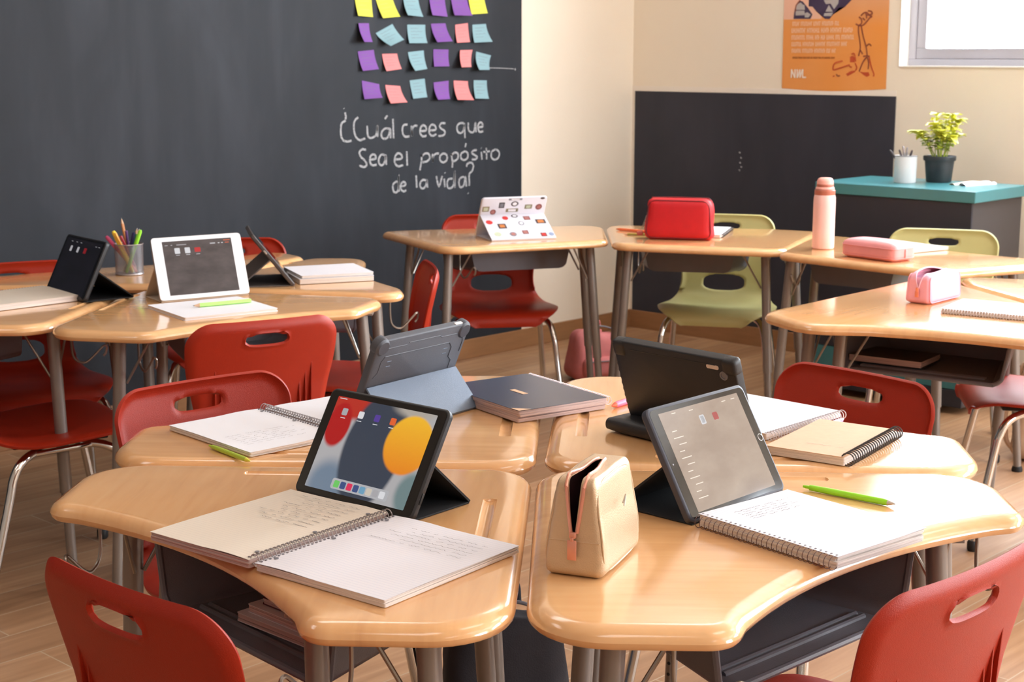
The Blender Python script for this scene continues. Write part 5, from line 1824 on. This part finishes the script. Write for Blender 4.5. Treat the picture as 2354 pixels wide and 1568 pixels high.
def gold_pouch():
    q = MB()
    q.rbox(GW, GL, GH / 2, 0.012, 30, gold_fn)
    # open slot: drop the faces along the zip line and line it with a dark bag
    kill = []
    for f in q.bm.faces:
        c = f.calc_center_median()
        t = c.z / GH
        fy = (c.y + GL) / (2 * GL)
        on_front = c.y < -GL * 0.86 * (1 - 0.1 * t) and t > 0.46
        on_top = t > 0.93 and fy < 0.72
        xs = [v.co.x for v in f.verts]
        if (on_front or on_top) and min(xs) < 0 < max(xs) or (on_front or on_top) and max(abs(v) for v in xs) < 0.0022:
            kill.append(f)
    bmesh.ops.delete(q.bm, geom=kill, context='FACES')
    return q


body = gold_pouch().build('body', M['gold'], gp, angle=70)
li = MB(); li.rbox(GW * 0.86, GL * 0.93, GH / 2 * 0.93, 0.016, 10, lambda p: Vector((p.x * (1 - 0.42 * (p.z + GH / 2) / GH), p.y * (1 - 0.1 * (p.z + GH / 2) / GH), p.z + GH / 2)))
# the lining is open at the top front
kill = [f for f in li.bm.faces if (f.calc_center_median().z > GH * 0.86 or (f.calc_center_median().y < -GL * 0.78 and f.calc_center_median().z > GH * 0.45)) and abs(f.calc_center_median().x) < 0.016]
bmesh.ops.delete(li.bm, geom=kill, context='FACES')
li.build('lining', M['lining'], gp, angle=70)
for s in (-1, 1):
    pts = []
    for k in range(15):
        t = 0.46 + 0.50 * k / 14
        kk = ((t - 0.42) / 0.58) ** 0.8
        pts.append((s * (0.003 + 0.0105 * kk), -GL * (1 - 0.1 * t) - 0.0010, GH * t - (0.004 if k == 14 else 0)))
    for k in range(1, 10):
        fy = k / 10
        pts.append((s * (0.0135 * (1 - fy * 0.98) ** 0.6 + 0.0012), (-GL + 2 * GL * fy * 0.80) * 0.90, GH + 0.0012 + 0.0015 * math.sin(k)))
    seam(gp, curve(pts, 2), 0.0026, M['rosegold'], 'zip_edge')
zp = MB(); zp.box(-0.0045, 0.0045, -GL * 0.955 - 0.009, -GL * 0.955 - 0.002, GH * 0.415, GH * 0.475, 0.0015)
zo = zp.build('zip_slider', M['rosegold'], gp)
q = MB(); q.box(-0.0065, 0.0065, -GL * 0.955 - 0.0105, -GL * 0.955 - 0.0080, GH * 0.195, GH * 0.40, 0.001); q.box(-0.0022, 0.0022, -GL * 0.955 - 0.0112, -GL * 0.955 - 0.007, GH * 0.39, GH * 0.43, 0.0005)
q.build('zip_pull', M['rosegold'], zo)
for s in (-1, 1):                                          # piping down the front and back corners and round the side panels
    ring = []
    for k in range(40):
        a = 2 * PI * k / 40
        yy, zz = math.cos(a), math.sin(a)
        n = 5.0
        d = (abs(yy) ** n + abs(zz) ** n) ** (1 / n)
        yy, zz = yy / d, zz / d
        p = gold_fn(Vector((s * GW * 0.93, yy * (GL - 0.004), zz * (GH / 2 - 0.005))))
        ring.append((p.x + s * 0.0006, p.y, p.z))
    seam(gp, ring, 0.0016, M['gold'], closed=True)
seam(gp, [(x, -GL * 0.953 - 0.0012 + abs(x) * 0.02, GH * 0.37) for x in (-0.036, -0.02, 0.0, 0.02, 0.036)], 0.0009, M['gold'], 'front_seam')
MB().tube([(0.0453, -0.008, GH * 0.66), (0.0445, 0.006, GH * 0.72), (0.0460, -0.004, GH * 0.62)], 0.0012, 6).build('metal_mark', M['silver'], gp)

# crimson pouch
rp = thing('pencil_pouch', 'crimson rectangular pouch standing on the far desk with a key charm', 'pencil pouch', 0.642, 5.885, DZ, -14, 'pencil pouches')
q = MB(); q.rbox(0.127, 0.048, 0.0785, 0.024, 14, lambda p: Vector((p.x * (1 - 0.05 * (p.z / 0.0785)) + (0.003 * math.sin(p.z * 50) if abs(p.x) > 0.1 else 0), p.y + (0.004 * math.cos(p.x * 12) * (1 - (p.z / 0.08) ** 2)) * (-1 if p.y < 0 else 1), p.z + 0.0785)))
q.build('body', M['redbag'], rp, angle=70)
for s in (-1, 1):
    ring = [(p[0] * (1 - 0.05 * p[1] / 0.0785), s * 0.0425, p[1] + 0.0785) for p in rrect(-0.1195, 0.1195, -0.071, 0.071, 0.028, 6)]
    seam(rp, ring, 0.0026, M['redtrim'], closed=True)
seam(rp, [(-0.110, 0, 0.157), (0.0, 0, 0.1588), (0.110, 0, 0.157), (0.121, 0, 0.14), (0.124, 0, 0.11)], 0.0028, M['redtrim'], 'zip')
q = MB(); q.box(0.121, 0.127, -0.005, 0.005, 0.050, 0.088, 0.002); q.build('side_tab', M['dark'], rp)
q = MB(); q.box(-0.128, -0.122, -0.004, 0.004, 0.085, 0.10, 0.0015)
kt = q.build('zip_pull', M['grey'], rp)
q = MB()
for k in range(7):
    q.tube([(-0.128 - 0.0035 * k + 0.003 * math.cos(a * PI / 5), 0.004 * math.sin(a * PI / 5) * (k % 2), 0.083 - 0.0095 * k + 0.0045 * math.sin(a * PI / 5)) for a in range(10)], 0.0010, 6, closed=True)
q.build('key_chain', M['silver'], kt)
q = MB(); q.rbox(0.012, 0.007, 0.008, 0.004, 5, lambda p: p + Vector((-0.154, 0, 0.018))); q.build('charm', mat('charm_pink', (196, 100, 96), 0.4), kt)

# flat pink case
fp = thing('pencil_case', 'flat pink zipped case lying beside the pink bottle', 'pencil case', 1.268, 5.318, DZ, -52, 'pencil pouches')
q = MB(); q.rbox(0.117, 0.060, 0.0315, 0.021, 12, lambda p: Vector((p.x, p.y, p.z + 0.0315 + (0.005 * (1 - (p.x / 0.117) ** 2) * (1 - (p.y / 0.06) ** 2) if p.z > 0 else 0))))
q.build('body', M['pink'], fp, angle=70)
for z_, r_ in ((0.045, 0.0016), (0.012, 0.0012)):
    seam(fp, [(x, y, z_) for x, y in rrect(-0.1175, 0.1175, -0.0605, 0.0605, 0.022, 7)], r_, M['pink'], 'zip' if z_ > 0.03 else 'piping', closed=True)
q = MB(); q.box(0.1165, 0.1215, -0.004, 0.004, 0.014, 0.042, 0.0015); q.build('zip_pull', M['pink'], fp, label='pink tab')

# open pink pouch
op = thing('pencil_pouch', 'soft pink pouch with an unzipped top beside the white spiral notebook', 'pencil pouch', 1.215, 4.400, DZ, 48.5 - 90, 'pencil pouches')
PH, PW, PL = 0.082, 0.040, 0.100


def pink_fn(p):
    z = p.z + PH / 2
    t = max(0.0, z / PH)
    x = p.x * (1 - 0.12 * t)
    y = p.y * (1 - 0.04 * t)
    fy = (p.y + PL) / (2 * PL)
    if t > 0.55:
        k = (t - 0.55) / 0.45
        gap = 0.015 * k * max(0, math.sin(PI * min(1.0, 0.28 + fy * 0.9)))
        s = 1 if x >= 0 else -1
        if abs(x) < 0.024: x += s * gap * (1 - abs(x) / 0.024)
        if s < 0: z += 0.012 * k * max(0, math.sin(PI * min(1, fy * 1.25)))
    return Vector((x, y, z))


q = MB(); q.rbox(PW, PL, PH / 2, 0.016, 26, pink_fn)
kill = []
for f in q.bm.faces:
    c = f.calc_center_median()
    xs = [v.co.x for v in f.verts]
    top = c.z > PH * 0.90 and (c.y + PL) / (2 * PL) < 0.80
    front = c.y < -PL * 0.84 and c.z > PH * 0.50
    if (top or front) and (min(xs) < 0 < max(xs)): kill.append(f)
bmesh.ops.delete(q.bm, geom=kill, context='FACES')
q.build('body', M['pink2'], op, angle=70)
li = MB(); li.rbox(PW * 0.84, PL * 0.93, PH / 2 * 0.9, 0.012, 8, lambda p: Vector((p.x * 0.92, p.y, p.z + PH / 2)))
kill = [f for f in li.bm.faces if f.calc_center_median().z > PH * 0.88]
bmesh.ops.delete(li.bm, geom=kill, context='FACES')
li.build('lining', mat('mauve_lining', (232, 170, 196), 0.6), op, angle=70)
for s in (-1, 1):
    pts = [tuple(pink_fn(Vector((s * 0.001, -PL * 0.985, z - PH / 2))) + Vector((0, -0.0015, 0))) for z in (0.045, 0.055, 0.066)]
    pts += [tuple(pink_fn(Vector((s * 0.001, y, PH / 2))) + Vector((0, 0, 0.001))) for y in (-0.088, -0.06, -0.03, 0.0, 0.03, 0.06, 0.075)]
    seam(op, curve(pts, 3), 0.0022, mat('pale_zip', (240, 190, 210), 0.5) if s < 0 else bpy.data.materials['pale_zip'], 'zip_edge')
    ring = [tuple(pink_fn(Vector((s * PW * 0.94, y, z)))) for y, z in rrect(-PL + 0.004, PL - 0.004, -PH / 2 + 0.004, PH / 2 - 0.004, 0.014, 5)]
    seam(op, ring, 0.0013, M['pink2'], closed=True)
q = MB(); q.box(-0.004, 0.004, -PL - 0.006, -PL - 0.0005, 0.036, 0.047, 0.0012); q.box(-0.0055, 0.0055, -PL - 0.0065, -PL - 0.004, 0.020, 0.037, 0.001)
q.build('zip_pull', mat('coral_zip', (250, 150, 120), 0.35, metal=0.4), op)

# pink bottle
bt = thing('water_bottle', 'tall pale pink insulated bottle with terracotta bands', 'water bottle', 1.132, 5.590, DZ)
R = 0.0395
MB().lathe([(0, 0), (R - 0.004, 0), (R - 0.0005, 0.003), (R, 0.010), (R, 0.170), (R - 0.0008, 0.186), (R - 0.003, 0.196)], 48).build('body', M['pinkb'], bt)
MB().lathe([(R - 0.003, 0.1955), (R - 0.0025, 0.197), (R - 0.0025, 0.2125), (R - 0.004, 0.214), (R - 0.0065, 0.2145), (R - 0.007, 0.2175)], 48).build('neck_band', M['copper'], bt)
MB().lathe([(R - 0.0055, 0.217), (R - 0.0065, 0.222), (R - 0.009, 0.225)], 48).build('lower_lid_ring', M['lid'], bt)
MB().lathe([(R - 0.0095, 0.2245), (R - 0.009, 0.226), (R - 0.009, 0.234), (R - 0.010, 0.2355)], 48).build('lid_band', M['copper'], bt)
MB().lathe([(R - 0.0095, 0.235), (R - 0.0105, 0.246), (R - 0.014, 0.2535), (R - 0.020, 0.257), (0, 0.258)], 48).build('lid', M['lid'], bt)

# ================================================================ cabinet with teal top
CX, CY, CH = 1.815, 6.060, -43.5      # its near right corner; x runs left along the front, y back towards the wall
cb = thing('cabinet', 'dark low cabinet with a teal top under the window', 'cabinet', CX, CY, 0, CH + 180, 'classroom cabinets')
del cb['group']
CW, CD, CZ = 0.72, 0.44, 0.905
q = MB().box(0.012, CW - 0.012, -CD + 0.0, -0.016, 0.03, CZ - 0.045)
q.build('carcass', M['cabside'], cb, smooth=False)
MB().box(0.010, CW - 0.010, -0.016, -0.002, 0.21, CZ - 0.046, 0.002).build('front_panel', M['cabinet'], cb, smooth=False)
MB().box(0.010, CW - 0.010, -0.016, -0.002, 0.03, 0.10, 0.002).build('plinth', M['cabinet'], cb, smooth=False)
MB().box(0.010, CW - 0.010, -0.016, -0.004, 0.103, 0.207, 0.002).build('lower_drawer', M['teal'], cb, smooth=False, label='teal drawer front near the floor')
MB().box(-0.006, CW + 0.006, -CD - 0.004, 0.006, CZ - 0.046, CZ, 0.003).build('worktop', M['teal'], cb, smooth=False, label='glossy teal worktop')

# white tin with dark pens
wx, wy = 1.650, 6.500
wc = thing('tin_cup', 'small white tin holding dark pens on the teal cabinet', 'cup', wx, wy, CZ + 0.0005)
MB().lathe([(0, 0), (0.044, 0), (0.0458, 0.004), (0.0468, 0.108), (0.0482, 0.111), (0.0468, 0.1135), (0.0448, 0.111), (0.044, 0.006), (0, 0.005)], 40).build('body', M['cupw'], wc)
MB().tube([(0.0478 * math.cos(k * PI / 20), 0.0478 * math.sin(k * PI / 20), 0.1115) for k in range(40)], 0.0016, 8, closed=True).build('rim', M['grey'], wc)
DK = [mat('pen_dark', (66, 60, 64), 0.4), mat('pen_steel', (170, 168, 172), 0.3, metal=0.6)]
for lab, ax, ay, tx, ty, L_, k in (('slim dark pen leaning far left out of the white tin', 0.026, 0.0, -0.068, 0.004, 0.160, 0), ('dark pen second from the left in the white tin', 0.020, -0.012, -0.030, -0.004, 0.140, 0),
                                   ('silver pen in the middle of the white tin', 0.010, 0.008, -0.016, -0.010, 0.150, 1), ('silver pen right of the middle in the white tin', -0.004, 0.016, 0.004, -0.004, 0.142, 1),
                                   ('short dark pen at the right in the white tin', -0.014, 0.0, 0.024, -0.006, 0.135, 0)):
    stick(lab, wx, wy, CZ + 0.007, ax, ay, tx, ty, L_, DK[k], 'marker', 0.0042, DK[k], False, 'dark pens in the white tin')

# potted plant
px_, py_ = 1.800, 6.530
pl = thing('potted_plant', 'lime green leafy plant in a black pot on the teal cabinet', 'potted plant', px_, py_, CZ + 0.0005)
MB().lathe([(0, 0), (0.050, 0), (0.052, 0.004), (0.0605, 0.090), (0.0655, 0.090), (0.0672, 0.094), (0.0675, 0.108), (0.0655, 0.110), (0.062, 0.108), (0.0595, 0.095), (0, 0.095)], 44).build('pot', M['pot'], pl)
MB().lathe([(0, 0.100), (0.03, 0.101), (0.060, 0.097)], 30).build('soil', M['soil'], pl)
rg = random.Random(11)
stems, leaves, leavesd = MB(), MB(), MB()


def leaf(q, base, d, L_, w, droop):
    d = d.normalized()
    side = d.cross(Vector((0, 0, 1)))
    side = side.normalized() if side.length > 0.05 else Vector((1, 0, 0))
    up = side.cross(d)
    rows = []
    n = 6
    for i in range(n + 1):
        t = i / n
        c = base + d * (L_ * t) - Vector((0, 0, 1)) * droop * L_ * t * t
        ww = w * math.sin(PI * min(1, t * 0.92 + 0.06)) ** 0.8 * (1.15 - 0.45 * t)
        rows.append([c + side * ww * s + up * (abs(s) * ww * 0.35) for s in (-1, -0.5, 0, 0.5, 1)])
    q.grid(rows)


for k in range(16):
    a = k * 2.4 + rg.uniform(-0.3, 0.3)
    rad = rg.uniform(0.006, 0.03)
    H_ = rg.uniform(0.085, 0.165) if k > 2 else 0.175
    spread_ = (0.020 + rg.uniform(0.0, 0.045)) * (0.3 if k < 3 else 1.0)
    if k in (4, 9): spread_ = 0.080; H_ = 0.105
    b = Vector((rad * math.cos(a), rad * math.sin(a), 0.10))
    tip = b + Vector((spread_ * math.cos(a) + (0.012 if k < 3 else 0), spread_ * math.sin(a), H_))
    midp = b.lerp(tip, 0.5) + Vector((0, 0, 0.02))
    pth = curve([b, midp, tip], 6)
    stems.tube(pth, [0.0022 * (1 - 0.5 * i / len(pth)) for i in range(len(pth))], 6)
    for i in range(3, len(pth)):
        for sgn_ in (0, PI):
            aa = a + sgn_ + i * 1.57 + rg.uniform(-0.4, 0.4)
            fr_ = i / len(pth)
            d = Vector((math.cos(aa), math.sin(aa), rg.uniform(0.0, 0.6)))
            leaf(leaves if fr_ > 0.5 or rg.random() < 0.35 else leavesd, pth[i], d, rg.uniform(0.026, 0.040) * (0.7 + 0.6 * fr_), rg.uniform(0.010, 0.015) * (0.7 + 0.5 * fr_), rg.uniform(0.0, 0.5))
    for j in range(4):
        aa = a + j * PI / 2
        leaf(leaves, pth[-1], Vector((math.cos(aa), math.sin(aa), 0.45)), 0.042, 0.0165, 0.25)
stems.build('stems', M['leafd'], pl)
leaves.build('upper_leaves', M['leaf'], pl, fix=False, label='bright lime leaves')
leavesd.build('lower_leaves', M['leafd'], pl, fix=False, label='greener lower leaves')

# paper strips on the cabinet
for k, (x, y, h, L_, w, z, lab) in enumerate(((1.842, 6.318, 32, 0.185, 0.030, 0.0, 'white rolled paper strip lying nearest the edge of the teal cabinet'), (1.846, 6.345, 40, 0.190, 0.030, 0.0, 'white rolled paper strip in the middle of the three on the teal cabinet'),
                                              (1.812, 6.372, 36, 0.210, 0.028, 0.0, 'cream rolled paper strip behind the other two on the teal cabinet'))):
    t = thing('paper_roll', lab, 'paper', x, y, CZ + 0.0005 + z, h, 'paper strips on the teal cabinet')
    q = MB()
    rows = []
    for i in range(9):
        u = i / 8
        rows.append([(L_ * u, (w / 2) * math.cos(a_ * PI / 8) * (1 + 0.06 * math.sin(u * 9 + k)), 0.011 * math.sin(a_ * PI / 8) * (0.8 + 0.25 * math.sin(u * 7 + 2 * k))) for a_ in range(9)])
    q.grid(rows)
    bmesh.ops.recalc_face_normals(q.bm, faces=q.bm.faces)
    bmesh.ops.solidify(q.bm, geom=list(q.bm.faces), thickness=0.0009)
    q.build('paper', M['blank'] if k < 2 else mat('cream_card', (236, 222, 196), 0.7), t, angle=60)

# ================================================================ bags on the floor
def backpack(label, x, y, heading, w, d, h, m, lean=0.0, slump=0.0, name='backpack'):
    t = thing(name, label, 'backpack', x, y, 0.001, heading, 'school bags on the floor')
    def fn(p):
        z = max(0.0, p.z + h / 2)
        k = z / h
        wx = 1 - 0.22 * k ** 2
        dy = 1 - 0.45 * k ** 1.6
        nz = noise.noise(Vector((p.x * 14, p.y * 14, p.z * 14 + w * 50)))
        return Vector((p.x * wx * (1 + 0.05 * nz), p.y * dy * (1 + 0.08 * nz) + lean * k, z * (1 - slump * (0.5 + 0.5 * math.sin(p.x / w * 2.2)) * k) + 0.006 * nz * k))
    q = MB(); q.rbox(w / 2, d / 2, h / 2, min(d, w) * 0.28, 16, fn)
    q.build('body', m, t, angle=75)
    q = MB(); q.rbox(w * 0.38, d * 0.20, h * 0.19, min(d * 0.17, 0.03), 10, lambda p: Vector((p.x, p.y - d * 0.46 + lean * 0.25, p.z + h * 0.27)))
    pk = q.build('front_pocket', m, t, angle=75)
    seam(pk, [(xx, -d * 0.67 + lean * 0.25 + 0.3 * xx * xx, h * 0.40) for xx in (-w * 0.32, -w * 0.15, 0, w * 0.15, w * 0.32)], 0.0028, M['grey'], 'zip')
    seam(t, curve([(-w * 0.42, -d * 0.12 + lean * 0.6, h * 0.55), (-w * 0.36, -d * 0.10 + lean * 0.9, h * 0.88), (0, -d * 0.02 + lean, h * 1.005), (w * 0.36, -d * 0.10 + lean * 0.9, h * 0.88), (w * 0.42, -d * 0.12 + lean * 0.6, h * 0.55)], 6), 0.004, M['grey'], 'main_zip')
    seam(t, curve([(-0.035, d * 0.16 + lean, h * 0.96), (-0.03, d * 0.18 + lean, h * 1.07), (0, d * 0.19 + lean, h * 1.10), (0.03, d * 0.18 + lean, h * 1.07), (0.035, d * 0.16 + lean, h * 0.96)], 6), 0.006, m, 'carry_loop')
    for s in (-1, 1):
        seam(t, curve([(s * w * 0.2, d * 0.36 + lean, h * 0.86), (s * w * 0.28, d * 0.62 + lean * 0.7, h * 0.55), (s * w * 0.36, d * 0.60, h * 0.2), (s * w * 0.38, d * 0.42, h * 0.08)], 6), 0.009, m, 'shoulder_strap')
    return t


backpack('slumped dusty pink backpack on the floor beneath the gap between the far desks', 0.375, 6.82, 25, 0.27, 0.16, 0.235, M['bagpink'], slump=0.18)
backpack('black canvas backpack on the floor under the front four desks', -0.015, 2.93, 12, 0.27, 0.17, 0.365, M['bagdark'], slump=0.12)
backpack('beige backpack on the floor at the right edge under the window', 1.930, 5.46, 60, 0.30, 0.18, 0.40, M['bagtan'])
